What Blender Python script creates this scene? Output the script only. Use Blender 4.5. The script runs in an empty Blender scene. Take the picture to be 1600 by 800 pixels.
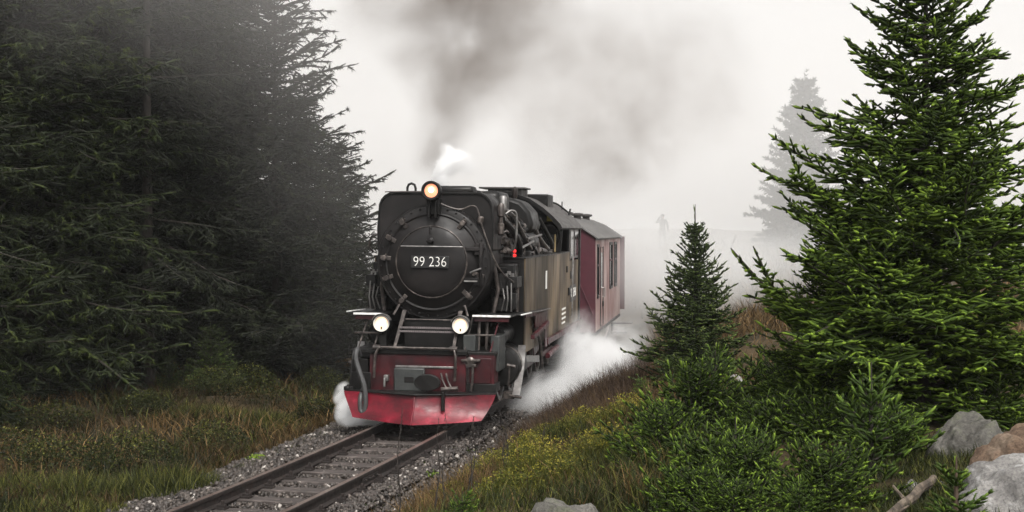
import bpy, math, random
import numpy as np
from mathutils import Vector, Matrix
sc = bpy.context.scene
COL = sc.collection
# ------------------------------------------------------------------ camera
F_PX, CAM_H = 2330.0, 2.68
cam_data = bpy.data.cameras.new('camera')
cam = bpy.data.objects.new('camera', cam_data); COL.objects.link(cam)
cam_data.sensor_width = 36.0; cam_data.lens = 36.0*F_PX/1600.0
cam_data.clip_start = 0.1; cam_data.clip_end = 3000
cam.location = (0, 0, CAM_H)
cam.rotation_euler = (math.radians(90)-math.atan(40/F_PX), 0, 0)
sc.camera = cam
# ------------------------------------------------------------------ world, sun, exposure
SUN_EL, SUN_AZ = math.radians(52), math.radians(165)     # azimuth clockwise from +Y (view direction): from behind the camera, slightly right
w = bpy.data.worlds.new('World'); sc.world = w; w.use_nodes = True
nt = w.node_tree; nt.nodes.clear()
sky = nt.nodes.new('ShaderNodeTexSky'); sky.sky_type = 'NISHITA'; sky.sun_disc = False
sky.sun_elevation = SUN_EL; sky.sun_rotation = SUN_AZ; sky.dust_density = 6; sky.air_density = 1.0; sky.ozone_density = 1
hsv = nt.nodes.new('ShaderNodeHueSaturation'); hsv.inputs['Saturation'].default_value = 0.06     # overcast: the blue is gone
tint = nt.nodes.new('ShaderNodeMixRGB'); tint.blend_type = 'MULTIPLY'; tint.inputs[0].default_value = 1; tint.inputs[2].default_value = (1.0, 0.99, 0.977, 1)
bg = nt.nodes.new('ShaderNodeBackground'); bg.inputs['Strength'].default_value = 0.15
wo = nt.nodes.new('ShaderNodeOutputWorld')
nt.links.new(sky.outputs[0], hsv.inputs['Color']); nt.links.new(hsv.outputs[0], tint.inputs[1])
nt.links.new(tint.outputs[0], bg.inputs[0]); nt.links.new(bg.outputs[0], wo.inputs[0])
sl = bpy.data.lights.new('sun', 'SUN'); sl.energy = 1.2; sl.angle = math.radians(11); sl.color = (1.0, 0.96, 0.90)
so = bpy.data.objects.new('sun', sl); COL.objects.link(so)
so.rotation_euler = (math.radians(90)-SUN_EL, 0, math.pi-SUN_AZ)
sc.view_settings.view_transform = 'Standard'; sc.view_settings.look = 'None'
sc.view_settings.exposure = 0.66; sc.view_settings.gamma = 1.0; sc.view_settings.use_curve_mapping = False
sc.render.engine = 'CYCLES'
cy = sc.cycles
cy.use_denoising = True; cy.denoiser = 'OPENIMAGEDENOISE'
cy.use_adaptive_sampling = True; cy.adaptive_threshold = 0.015
cy.max_bounces = 9; cy.diffuse_bounces = 2; cy.glossy_bounces = 3; cy.transmission_bounces = 4
cy.volume_bounces = 8; cy.transparent_max_bounces = 12
cy.volume_step_rate = 1.0; cy.volume_max_steps = 256
cy.caustics_reflective = False; cy.caustics_refractive = False
# ------------------------------------------------------------------ helpers
def link(o, parent=None):
    COL.objects.link(o)
    if parent is not None: o.parent = parent
    return o
def tag(o, label=None, cat=None, group=None, kind=None):
    if label: o['label'] = label
    if cat: o['category'] = cat
    if group: o['group'] = group
    if kind: o['kind'] = kind
    return o
def empty(name, loc=(0,0,0), rz=0, parent=None):
    o = bpy.data.objects.new(name, None); o.location = loc; o.rotation_euler = (0,0,rz); o.empty_display_size = .2
    return link(o, parent)
def copy_tree(o, parent=None):
    c = o.copy(); COL.objects.link(c)
    if parent is not None: c.parent = parent
    for ch in list(o.children): copy_tree(ch, c)
    return c
def sm(a, b, x):
    t = np.clip((x-a)/(b-a), 0, 1); return t*t*(3-2*t)
class MB:
    def __init__(s): s.V = []; s.F = []
    def add(s, vs, fs):
        b = len(s.V); s.V += [tuple(v) for v in vs]; s.F += [tuple(b+i for i in f) for f in fs]; return s
    def box(s, x0, x1, y0, y1, z0, z1, mat=None):
        vs = [Vector(p) for p in ((x0,y0,z0),(x1,y0,z0),(x1,y1,z0),(x0,y1,z0),(x0,y0,z1),(x1,y0,z1),(x1,y1,z1),(x0,y1,z1))]
        if mat is not None: vs = [mat @ v for v in vs]
        return s.add(vs, [(0,3,2,1),(4,5,6,7),(0,1,5,4),(1,2,6,5),(2,3,7,6),(3,0,4,7)])
    def tube(s, pts, r, n=8, caps=True, r1=None):
        pts = [Vector(p) for p in pts]; m = len(pts); b = len(s.V); up = None
        for i, p in enumerate(pts):
            d = (pts[min(i+1,m-1)]-pts[max(i-1,0)]).normalized()
            if up is None: up = Vector((0,0,1)) if abs(d.z) < .9 else Vector((1,0,0))
            a = d.cross(up).normalized(); c = a.cross(d).normalized(); up = c
            rr = r if r1 is None else r+(r1-r)*i/(m-1)
            for k in range(n):
                t = 2*math.pi*k/n; s.V.append(tuple(p+a*rr*math.cos(t)+c*rr*math.sin(t)))
        for i in range(m-1):
            for k in range(n):
                k2 = (k+1) % n; s.F.append((b+i*n+k, b+i*n+k2, b+(i+1)*n+k2, b+(i+1)*n+k))
        if caps:
            s.F.append(tuple(b+k for k in range(n))[::-1]); s.F.append(tuple(b+(m-1)*n+k for k in range(n)))
        return s
    def lathe(s, prof, origin, axis, n=24, ring=False):
        """prof: (radius, distance along the axis)"""
        o = Vector(origin); d = Vector(axis).normalized()
        up = Vector((0,0,1)) if abs(d.z) < .9 else Vector((0,1,0))
        a = d.cross(up).normalized(); c = a.cross(d).normalized(); b = len(s.V)
        for (r, t) in prof:
            for k in range(n):
                q = 2*math.pi*k/n; s.V.append(tuple(o+d*t+a*r*math.cos(q)+c*r*math.sin(q)))
        m = len(prof)
        for i in range(m if ring else m-1):
            for k in range(n):
                k2 = (k+1) % n; j = (i+1) % m; s.F.append((b+i*n+k, b+i*n+k2, b+j*n+k2, b+j*n+k))
        if not ring: s.F.append(tuple(b+k for k in range(n))[::-1]); s.F.append(tuple(b+(m-1)*n+k for k in range(n)))
        return s
    def prism(s, poly, axis, a, b):
        """poly of 2D points extruded along axis 'x','y' or 'z' from a to b"""
        n = len(poly)
        def P(p, t):
            return {'x': (t,p[0],p[1]), 'y': (p[0],t,p[1]), 'z': (p[0],p[1],t)}[axis]
        vs = [P(p,a) for p in poly]+[P(p,b) for p in poly]
        fs = [tuple(range(n))[::-1], tuple(range(n,2*n))]+[(i,(i+1)%n,n+(i+1)%n,n+i) for i in range(n)]
        return s.add(vs, fs)
    def shell(s, outer, inner, axis, a, b):
        """closed strip between two open 2D polylines of equal length, extruded"""
        return s.prism(list(outer)+list(inner)[::-1], axis, a, b)
    def obj(s, name, mat, parent=None, bevel=0, smooth=35, fix=True):
        me = bpy.data.meshes.new(name); me.from_pydata(s.V, [], s.F)
        if fix:
            import bmesh
            bm = bmesh.new(); bm.from_mesh(me); bmesh.ops.recalc_face_normals(bm, faces=bm.faces); bm.to_mesh(me); bm.free()
        me.materials.append(mat)
        me.polygons.foreach_set('use_smooth', [True]*len(me.polygons))
        me.set_sharp_from_angle(angle=math.radians(smooth)); me.update()
        o = bpy.data.objects.new(name, me); link(o, parent)
        if bevel:
            md = o.modifiers.new('bevel', 'BEVEL'); md.width = bevel; md.segments = 2; md.limit_method = 'ANGLE'
        return o
def np_mesh(name, V, tri=None, quads=None, mat=None, smooth=False, attr=None):
    me = bpy.data.meshes.new(name)
    faces = tri if tri is not None else quads
    k = faces.shape[1]; nf = len(faces)
    me.vertices.add(len(V)); me.vertices.foreach_set('co', np.ascontiguousarray(V, dtype=np.float32).ravel())
    me.loops.add(nf*k); me.loops.foreach_set('vertex_index', np.ascontiguousarray(faces, dtype=np.int32).ravel())
    me.polygons.add(nf); me.polygons.foreach_set('loop_start', np.arange(0, nf*k, k, dtype=np.int32))
    me.update(calc_edges=True)
    if smooth: me.polygons.foreach_set('use_smooth', np.ones(nf, dtype=bool))
    if attr is not None:
        at = me.attributes.new('tint', 'FLOAT', 'POINT'); at.data.foreach_set('value', np.ascontiguousarray(attr, dtype=np.float32))
    if mat: me.materials.append(mat)
    return me
def arc(cx, cz, r, a0, a1, n):
    return [(cx+r*math.cos(math.radians(a0+(a1-a0)*i/n)), cz+r*math.sin(math.radians(a0+(a1-a0)*i/n))) for i in range(n+1)]
# ------------------------------------------------------------------ materials
def newmat(name):
    m = bpy.data.materials.new(name); m.use_nodes = True
    return m, m.node_tree, m.node_tree.nodes['Principled BSDF']
def ramp(nt, stops):
    r = nt.nodes.new('ShaderNodeValToRGB'); e = r.color_ramp.elements
    e[0].position, e[0].color = stops[0][0], (*stops[0][1], 1); e[1].position, e[1].color = stops[-1][0], (*stops[-1][1], 1)
    for p, c in stops[1:-1]:
        k = e.new(p); k.color = (*c, 1)
    return r
def noise(nt, scale, detail=5, rough=.6, vec=None, kind='ShaderNodeTexNoise'):
    n = nt.nodes.new(kind); n.inputs['Scale'].default_value = scale
    if 'Detail' in n.inputs: n.inputs['Detail'].default_value = detail
    if 'Roughness' in n.inputs and kind == 'ShaderNodeTexNoise': n.inputs['Roughness'].default_value = rough
    if vec is not None: nt.links.new(vec, n.inputs['Vector'])
    return n
def coords(nt, scale=(1,1,1), kind='Object'):
    tc = nt.nodes.new('ShaderNodeTexCoord'); mp = nt.nodes.new('ShaderNodeMapping'); mp.inputs['Scale'].default_value = scale
    nt.links.new(tc.outputs[kind], mp.inputs[0]); return mp.outputs[0]
def surf(name, stops, scale=6, stretch=(1,1,1), rough=(.4,.7), metal=0, bump=.15, bscale=None, bdist=.01, spec=.5, detail=6, coat=0):
    m, nt, p = newmat(name); v = coords(nt, stretch)
    n = noise(nt, scale, detail, .62, v); r = ramp(nt, stops); nt.links.new(n.outputs['Fac'], r.inputs[0]); nt.links.new(r.outputs[0], p.inputs['Base Color'])
    n2 = noise(nt, scale*2.3, 5, .6, v)
    mr = nt.nodes.new('ShaderNodeMapRange'); mr.inputs[1].default_value = .3; mr.inputs[2].default_value = .7; mr.inputs[3].default_value = rough[0]; mr.inputs[4].default_value = rough[1]
    nt.links.new(n2.outputs['Fac'], mr.inputs[0]); nt.links.new(mr.outputs[0], p.inputs['Roughness'])
    p.inputs['Metallic'].default_value = metal; p.inputs['Specular IOR Level'].default_value = spec
    if coat: p.inputs['Coat Weight'].default_value = coat; p.inputs['Coat Roughness'].default_value = .15
    if bump:
        n3 = noise(nt, bscale or scale*5, 6, .65, v); b = nt.nodes.new('ShaderNodeBump'); b.inputs['Strength'].default_value = bump; b.inputs['Distance'].default_value = bdist
        nt.links.new(n3.outputs['Fac'], b.inputs['Height']); nt.links.new(b.outputs[0], p.inputs['Normal'])
    return m
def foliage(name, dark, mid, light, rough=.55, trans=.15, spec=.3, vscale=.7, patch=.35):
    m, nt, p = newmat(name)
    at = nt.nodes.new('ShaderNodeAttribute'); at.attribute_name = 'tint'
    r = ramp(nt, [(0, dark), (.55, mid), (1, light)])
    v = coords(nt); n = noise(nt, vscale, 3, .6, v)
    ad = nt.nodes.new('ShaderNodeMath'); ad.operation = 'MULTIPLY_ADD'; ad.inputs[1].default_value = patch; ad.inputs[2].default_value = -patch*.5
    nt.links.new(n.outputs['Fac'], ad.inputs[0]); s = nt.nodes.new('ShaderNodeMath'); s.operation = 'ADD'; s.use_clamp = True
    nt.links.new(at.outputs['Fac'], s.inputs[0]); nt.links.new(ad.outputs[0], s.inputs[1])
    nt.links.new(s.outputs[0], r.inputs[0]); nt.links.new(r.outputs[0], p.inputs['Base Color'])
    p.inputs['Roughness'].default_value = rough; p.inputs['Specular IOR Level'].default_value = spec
    if trans:
        tr = nt.nodes.new('ShaderNodeBsdfTranslucent'); mx = nt.nodes.new('ShaderNodeMixShader'); mx.inputs[0].default_value = trans
        out = nt.nodes['Material Output']; nt.links.new(r.outputs[0], tr.inputs[0]); nt.links.new(p.outputs[0], mx.inputs[1]); nt.links.new(tr.outputs[0], mx.inputs[2]); nt.links.new(mx.outputs[0], out.inputs[0])
    return m
def emit(name, col, strength):
    m, nt, p = newmat(name); p.inputs['Base Color'].default_value = (*col, 1); p.inputs['Emission Color'].default_value = (*col, 1); p.inputs['Emission Strength'].default_value = strength
    return m
BLACK = surf('black_paint', [(.3,(.005,.0047,.0045)),(.6,(.010,.0094,.009)),(.78,(.024,.021,.019))], 3.5, spec=.22, rough=(.3,.62), bump=.12, bdist=.006)
SOOT = surf('sooty_smokebox', [(.3,(.0045,.004,.004)),(.5,(.009,.0078,.0076)),(.7,(.017,.0145,.014))], 2.6, spec=.25, rough=(.38,.66), bump=.12, bdist=.006)
PIPE = surf('dark_pipe', [(.3,(.018,.015,.014)),(.5,(.055,.046,.042)),(.68,(.16,.135,.12))], 9, rough=(.25,.5), metal=.4, bump=.1, bdist=.004)
STEEL = surf('worn_steel', [(.3,(.12,.115,.11)),(.6,(.28,.27,.26)),(.8,(.45,.44,.43))], 9, rough=(.3,.5), metal=.7, bump=.08, bdist=.003)
REDP = surf('red_frame_paint', [(.3,(.010,.002,.003)),(.5,(.034,.003,.005)),(.75,(.085,.006,.010))], 3.2, spec=.4, rough=(.3,.6), bump=.1, bdist=.005)
PLOW = surf('plow_red_paint', [(.3,(.02,.0015,.003)),(.44,(.075,.002,.007)),(.58,(.15,.003,.013)),(.70,(.36,.03,.055))], 2.0, stretch=(1,1,1.3), rough=(.3,.6), bump=.3, bscale=4, bdist=.03, spec=.35)
WHITE = surf('white_edge_paint', [(.3,(.5,.49,.47)),(.6,(.8,.79,.77)),(.8,(.85,.84,.82))], 14, rough=(.4,.6), bump=.05)
NUMW = surf('white_numerals', [(.3,(.75,.74,.7)),(.8,(.85,.84,.8))], 30, rough=(.5,.6), bump=0)
YEL = surf('yellow_sign_paint', [(.3,(.45,.36,.05)),(.8,(.6,.5,.1))], 20, rough=(.5,.6), bump=0)
CAST = surf('grey_cast_plate', [(.3,(.015,.017,.017)),(.8,(.045,.048,.045))], 8, rough=(.45,.65), bump=.2, bdist=.004)
HOSE = surf('rubber_hose', [(.3,(.03,.03,.03)),(.8,(.06,.06,.06))], 20, rough=(.45,.6), bump=.3, bscale=60, bdist=.004)
GLASS = surf('dark_window_glass', [(.3,(.012,.012,.012)),(.8,(.02,.02,.02))], 2, rough=(.04,.1), bump=0, spec=.8)
RUSTRAIL = surf('rusty_rail', [(.3,(.008,.006,.005)),(.55,(.018,.012,.010)),(.8,(.045,.028,.022))], 9, rough=(.5,.75), bump=.15, bdist=.002)
RAILTOP = surf('polished_rail_head', [(.3,(.13,.085,.07)),(.8,(.30,.24,.21))], 8, stretch=(1,.2,1), rough=(.32,.5), metal=.6, bump=.03)
SLEEP = surf('weathered_sleeper', [(.3,(.02,.016,.014)),(.55,(.06,.048,.043)),(.8,(.17,.14,.128))], 5, stretch=(1,6,1), rough=(.6,.85), bump=.4, bdist=.008)
BARK = surf('spruce_bark', [(.3,(.010,.008,.006)),(.55,(.025,.019,.015)),(.8,(.055,.045,.037))], 8, stretch=(1,1,.35), rough=(.8,.95), bump=.6, bdist=.02)
TWIG = surf('brown_twig', [(.3,(.03,.02,.012)),(.8,(.10,.065,.04))], 14, rough=(.7,.9), bump=.3, bdist=.004)
LAMPG = emit('lit_lamp_glass', (1.0, .66, .46), .62); LAMPG2 = emit('lit_orange_lamp_glass', (1.0, .36, .20), .55); BULB = emit('lamp_bulb', (1.0, .93, .85), 3.0)
REDL = emit('red_cap_glow', (1.0, .03, .03), .6)  # bright red put into the valve caps as a glow
LAMPW = surf('white_lamp_rim', [(.3,(.6,.57,.5)),(.8,(.8,.77,.7))], 12, rough=(.3,.5), bump=0)
# tank side: dull black-brown paint, streaked by water
def streaked(name, base, streak, light, zs=.12):
    m, nt, p = newmat(name); v = coords(nt, (1, .8, zs*3.2)); n = noise(nt, 1.5, 4, .5, v); v2 = coords(nt, (1,1.2,.5)); n2 = noise(nt, 1.3, 4, .6, v2)
    mx = nt.nodes.new('ShaderNodeMath'); mx.operation = 'MULTIPLY_ADD'; mx.inputs[1].default_value = .62; nt.links.new(n.outputs['Fac'], mx.inputs[0])
    m2 = nt.nodes.new('ShaderNodeMath'); m2.operation = 'MULTIPLY'; m2.inputs[1].default_value = .38; nt.links.new(n2.outputs['Fac'], m2.inputs[0]); nt.links.new(m2.outputs[0], mx.inputs[2])
    r = ramp(nt, [(.36, base), (.5, streak), (.64, light)]); nt.links.new(mx.outputs[0], r.inputs[0]); nt.links.new(r.outputs[0], p.inputs['Base Color'])
    mr = nt.nodes.new('ShaderNodeMapRange'); mr.inputs[1].default_value = .35; mr.inputs[2].default_value = .65; mr.inputs[3].default_value = .62; mr.inputs[4].default_value = .42
    nt.links.new(n.outputs['Fac'], mr.inputs[0]); nt.links.new(mr.outputs[0], p.inputs['Roughness']); p.inputs['Specular IOR Level'].default_value = .22
    b = nt.nodes.new('ShaderNodeBump'); b.inputs['Strength'].default_value = .25; b.inputs['Distance'].default_value = .02; nt.links.new(n2.outputs['Fac'], b.inputs['Height']); nt.links.new(b.outputs[0], p.inputs['Normal'])
    return m
TANK = streaked('streaked_tank_paint', (.018,.0145,.010), (.062,.046,.029), (.19,.135,.078))
COACHR = streaked('crimson_coach_with_glare', (.22,.125,.12), (.33,.22,.205), (.42,.32,.295), .2)  # pale sky glare mixed into the faded crimson of the coach sides
COACHE = surf('crimson_coach_end', [(.3,(.045,.006,.012)),(.8,(.075,.010,.020))], 3, rough=(.45,.65), bump=.05)
ROOF = surf('grey_coach_roof', [(.3,(.06,.057,.054)),(.55,(.12,.115,.11)),(.8,(.19,.185,.175))], 5, rough=(.6,.85), bump=.2, bdist=.01)
CABROOF = surf('cab_roof_grey', [(.3,(.035,.032,.03)),(.55,(.06,.056,.052)),(.8,(.11,.105,.1))], 5, stretch=(1,.4,1), rough=(.45,.7), bump=.15, bdist=.01)
GREYPL = surf('pale_guard_metal', [(.3,(.06,.055,.052)),(.5,(.15,.14,.135)),(.75,(.32,.31,.30))], 5, rough=(.35,.55), bump=.1, bdist=.006)
# ------------------------------------------------------------------ track line and terrain
def slope(Y): return .12+.13*np.exp(-(np.asarray(Y, float)-14)/14)-.0085*np.clip(np.asarray(Y, float)-38, 0, 60)
_Y = np.linspace(-40, 260, 6001); _S = slope(np.maximum(_Y, 4)); _X = np.concatenate([[0], np.cumsum((_S[1:]+_S[:-1])/2*np.diff(_Y))])
_X = _X-np.interp(20.9, _Y, _X)-1.235
def track_x(Y): return np.interp(Y, _Y, _X)
def track_z(Y): return -.30*sm(27, 34, np.asarray(Y, float))
_rng = np.random.default_rng(5)
_waves = [(_rng.uniform(.15,2.4), _rng.uniform(0,6.28), _rng.uniform(0,6.28)) for _ in range(16)]
def bumps(X, Y):
    z = 0
    for k, (f, a, ph) in enumerate(_waves): z = z+np.sin(f*(X*math.cos(a)+Y*math.sin(a))+ph)/(1+2.2*f)
    return z*.09
def ground_z(X, Y):
    X = np.asarray(X, float); Y = np.asarray(Y, float)
    tx = track_x(Y); d = (X-tx)/np.sqrt(1+slope(np.maximum(Y,4))**2); tz = track_z(Y)
    bed = -.23+0*d
    right = np.interp(d, [1.3,1.7,2.1,2.6,3.1,4.2,6.8,12,40], [-.25,-.14,.12,.38,.56,.78,1.16,1.3,1.6])
    right = right*(1-.25*sm(17,24,Y))+.02*np.maximum(Y-30,0)*sm(1.8,5,d)*np.where(Y>30,1,0)
    right = np.minimum(right, 2.6)
    left = np.interp(-d, [1.3,1.9,2.5,3.5,7,14,40], [-.25,-.34,-.42,-.38,-.28,-.1,.4])
    far = sm(1.7, 3.2, np.abs(d))
    z = np.where(d > 1.3, right, np.where(d < -1.3, left, bed))+tz*(1-far)
    roll = sm(42, 80, Y)*(-.12+.16*np.sin(X*.16+1.2*np.sin(Y*.05))+.10*np.sin(X*.37+Y*.09))
    return z+bumps(X, Y)*far+roll
def gz(x, y): return float(ground_z(x, y))
GROUND, gnt, gp = newmat('forest_floor')
gv = coords(gnt); gn = noise(gnt, .9, 8, .68, gv); gr = ramp(gnt, [(.3,(.012,.012,.006)),(.45,(.032,.025,.013)),(.6,(.075,.052,.028)),(.75,(.12,.09,.05))])
gnt.links.new(gn.outputs['Fac'], gr.inputs[0]); gnt.links.new(gr.outputs[0], gp.inputs['Base Color']); gp.inputs['Roughness'].default_value = .95; gp.inputs['Specular IOR Level'].default_value = .1
gb = gnt.nodes.new('ShaderNodeBump'); gb.inputs['Strength'].default_value = .8; gb.inputs['Distance'].default_value = .06; gn2 = noise(gnt, 9, 8, .7, gv); gnt.links.new(gn2.outputs['Fac'], gb.inputs['Height']); gnt.links.new(gb.outputs[0], gp.inputs['Normal'])
xs = np.concatenate([np.linspace(-160,-22,40,endpoint=False), np.linspace(-22,16,150,endpoint=False), np.linspace(16,160,44)])
ys = np.concatenate([np.linspace(-30,5,14,endpoint=False), np.linspace(5,50,150,endpoint=False), np.linspace(50,260,70)])
GX, GY = np.meshgrid(xs, ys); GZ = ground_z(GX, GY)
nx, ny = len(xs), len(ys)
ii = (np.arange(ny-1)[:,None]*nx+np.arange(nx-1)[None,:]).ravel()
me = np_mesh('ground', np.stack([GX.ravel(),GY.ravel(),GZ.ravel()],1), quads=np.stack([ii,ii+1,ii+nx+1,ii+nx],1), mat=GROUND, smooth=True)
tag(link(bpy.data.objects.new('ground', me)), 'brown mossy forest floor sloping up from the railway', kind='structure')
# ------------------------------------------------------------------ railway track
def arc_pts(Y0, Y1, off, step):
    out = []; Y = Y0
    while Y <= Y1:
        m = float(slope(max(Y,4))); c = 1/math.sqrt(1+m*m); out.append((float(track_x(Y))+off*c, Y-off*m*c, float(track_z(Y)), math.atan(m)))
        Y += step*c
    return out
track = tag(empty('railway_track', (0,0,0)), 'single narrow gauge track with rusty rails running under the locomotive', kind='structure')
railprof = [(-.055,-.135),(.055,-.135),(.055,-.125),(.012,-.108),(.010,-.045),(.032,-.034),(.033,-.006),(.028,0),(-.028,0),(-.033,-.006),(-.032,-.034),(-.010,-.045),(-.012,-.108),(-.055,-.125)]
for side in (-1, 1):
    b = MB(); n = len(railprof); base = arc_pts(6, 62, side*.53, .5)
    for (x, y, z, a) in base:
        for (px, pz) in railprof: b.V.append((x+px*math.cos(a), y-px*math.sin(a), z+pz))
    for i in range(len(base)-1):
        for k in range(n):
            k2 = (k+1) % n; b.F.append((i*n+k, i*n+k2, (i+1)*n+k2, (i+1)*n+k))
    r = b.obj('rail', RUSTRAIL, track); r.data.materials.append(RAILTOP)
    for p in r.data.polygons:
        vs = [v % n for v in p.vertices]
        if set(vs) == {7, 8}: p.material_index = 1
    if side == 1:
        x, y, z, a = min(arc_pts(6, 30, side*.53, .02), key=lambda q: abs(q[1]-16.6))
        for s in (-1, 1):
            f = MB().box(s*.012, s*.034, -.27, .27, -.105, -.046)
            for k in range(4):
                f.lathe([(.014,0),(.014,.02)], (s*.034, -.2+.133*k, -.075), (s,0,0), 6)
            o = f.obj('fishplate', RUSTRAIL, track, bevel=.003); o.location = (x,y,z); o.rotation_euler = (0,0,-a)
slmeshes = []
rnd = random.Random(3)
for v in range(4):
    b = MB(); b.box(-.82,.82,-.12,.12,-.26,-.142)
    o = b.obj('sleeper', SLEEP, track, bevel=.012); me = o.data
    for vert in me.vertices: vert.co += Vector((rnd.uniform(-.02,.02), rnd.uniform(-.012,.012), rnd.uniform(-.004,.004)))
    slmeshes.append(me); bpy.data.objects.remove(o)
clip = MB().box(-.075,.075,-.055,.055,-.142,-.122)
clip.box(-.02,.065,-.03,.03,-.122,-.095); clip.lathe([(.02,0),(.02,.045),(.012,.05)], (.03,0,-.1), (0,0,1), 6)
o = clip.obj('rail_clip', RUSTRAIL, None, bevel=.003); clipme = o.data; bpy.data.objects.remove(o)
for i, (x, y, z, a) in enumerate(arc_pts(9, 44, 0, .62)):
    s = link(bpy.data.objects.new('sleeper', slmeshes[i%4]), track); s.location = (x, y, z+rnd.uniform(-.006,.006)); s.rotation_euler = (0,0,-a+rnd.uniform(-.02,.02))
    md = s.modifiers.new('bevel','BEVEL'); md.width = .012; md.segments = 2
    if y < 24:
        for sd in (-1,1):
            for q in (-1,1):
                c = link(bpy.data.objects.new('rail_clip', clipme), s); c.location = (sd*.53+q*.085, 0, 0); c.rotation_euler = (0,0,0 if q > 0 else math.pi)
# ballast: broken stone in and beside the track
STONE, snt, sp = newmat('ballast_stone')
sat = snt.nodes.new('ShaderNodeAttribute'); sat.attribute_name = 'tint'
sr = ramp(snt, [(0,(.014,.011,.009)),(.5,(.052,.042,.036)),(.85,(.13,.108,.092)),(1,(.34,.31,.28))]); snt.links.new(sat.outputs['Fac'], sr.inputs[0]); snt.links.new(sr.outputs[0], sp.inputs['Base Color']); sp.inputs['Roughness'].default_value = .55
ico_v = np.array([(1,1,1),(-1,1,1),(1,-1,1),(-1,-1,1),(1,1,-1),(-1,1,-1),(1,-1,-1),(-1,-1,-1)], float)*.577
ico_f = np.array([(0,1,3,2),(4,6,7,5),(0,4,5,1),(2,3,7,6),(0,2,6,4),(1,5,7,3)])
def stones(N, Yr, dr, size, seed, zoff=0, edge=None):
    r = np.random.default_rng(seed); Y = Yr[0]+(Yr[1]-Yr[0])*r.random(N)**1.25; d = r.uniform(dr[0], dr[1], N)
    m = slope(Y); c = 1/np.sqrt(1+m*m); X = track_x(Y)+d*c; Yw = Y-d*m*c
    z = ground_z(X, Yw)+zoff
    sz = size[0]+(size[1]-size[0])*r.random(N)**2
    P = ico_v[None]*(1+r.uniform(-.35,.35,(N,8,3)))*(sz[:,None,None])*r.uniform(.55,1.2,(N,1,3))
    ang = r.uniform(0,6.28,(N,3)); 
    ca, sa = np.cos(ang), np.sin(ang)
    def rot(P, i, j, k):
        a = P[:,:,i]*ca[:,k,None]-P[:,:,j]*sa[:,k,None]; b = P[:,:,i]*sa[:,k,None]+P[:,:,j]*ca[:,k,None]; P = P.copy(); P[:,:,i] = a; P[:,:,j] = b; return P
    P = rot(P,0,1,0); P = rot(P,1,2,1); P = rot(P,0,2,2)
    P += np.stack([X,Yw,z+sz*r.uniform(-.3,.55,N)],1)[:,None,:]
    t = np.clip(r.normal(.42,.2,N),0,1); t[r.random(N) < .02] = 1
    return P.reshape(-1,3), (ico_f[None]+8*np.arange(N)[:,None,None]).reshape(-1,4), np.repeat(t,8)
def stack(parts):
    V, Fs, T, b = [], [], [], 0
    for (v, f, t) in parts: V.append(v); Fs.append(f+b); T.append(t); b += len(v)
    return np.concatenate(V), np.concatenate(Fs), np.concatenate(T)
bv, bf, bt = stack([stones(11500,(13,30),(-1.95,-.60),(.018,.045),1,.02), stones(7000,(13,28),(-.50,.50),(.014,.034),2,.06), stones(8000,(13,27),(.60,1.75),(.016,.038),3,.02), stones(3500,(13,26),(.60,1.0),(.016,.038),6,.075), stones(3500,(13,26),(-1.0,-.60),(.016,.038),7,.075), stones(1500,(28,40),(-1.7,1.7),(.03,.06),4)])
tag(link(bpy.data.objects.new('ballast', np_mesh('ballast', bv, quads=bf, mat=STONE, attr=bt))), 'grey crushed stone ballast between and beside the rails', 'ballast', kind='stuff')
# ------------------------------------------------------------------ steam locomotive (local: x = its own side to side, y = back, z = up)
loco = tag(empty('steam_locomotive', (-1.26, 20.3, 0), -math.radians(8)), 'black steam locomotive with red snow plow and three lit lamps', 'locomotive')
loco.rotation_euler = (0, math.radians(.7), -math.radians(8))
def P(name, mb, mat, parent=loco, bevel=.006, **k): return mb.obj(name, mat, parent, bevel=bevel, **k)
def text(name, s, size, mat, parent, loc, rot, ext=.004, width=None):
    cu = bpy.data.curves.new(name, 'FONT'); cu.body = s; cu.size = size; cu.extrude = ext; cu.offset = -size*.018; cu.align_x = 'CENTER'; cu.align_y = 'CENTER'
    t = bpy.data.objects.new(name, cu); COL.objects.link(t); bpy.context.view_layer.update()
    me = bpy.data.meshes.new_from_object(t.evaluated_get(bpy.context.evaluated_depsgraph_get())); bpy.data.objects.remove(t)
    if width:
        xs_ = [v.co.x for v in me.vertices]; k = width/(max(xs_)-min(xs_))
        for v in me.vertices: v.co.x *= k
    me.materials.clear(); me.materials.append(mat); o = link(bpy.data.objects.new(name, me), parent); o.location = loc; o.rotation_euler = rot
    return o
# snow plow: two curved plates meeting at a low keel
for sd in (-1, 1):
    b = MB(); nU, nV = 14, 7; tip = 1.05; vs = []
    for th in (0, .014):
        for i in range(nU+1):
            t = i/nU
            for j in range(nV+1):
                q = j/nV                                        # 0 top, 1 bottom
                u = t*(tip-(.165*q**1.3))
                ztop = .47; zbot = .10+.035*t**2
                fwd = -.30*(1-t)**1.2-.06                         # keel reaches forward
                curl = (.015*math.sin(q*math.pi)+.25*q**2.4)*(1-.35*t)
                vs.append((sd*u, fwd-curl+th*2, ztop+(zbot-ztop)*q))
    m1 = (nU+1)*(nV+1); fs = []
    for i in range(nU):
        for j in range(nV):
            a = i*(nV+1)+j; fs.append((a, a+1, a+nV+2, a+nV+1)); a += m1; fs.append((a, a+nV+1, a+nV+2, a+1))
    for i in range(nU):
        for j in (0, nV):
            a = i*(nV+1)+j; fs.append((a, a+nV+1, a+nV+1+m1, a+m1))
    for j in range(nV):
        for i in (0, nU):
            a = i*(nV+1)+j; fs.append((a, a+1, a+1+m1, a+m1))
    b.add(vs, fs); P('plow_plate', b, PLOW, bevel=0, smooth=60)
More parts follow.
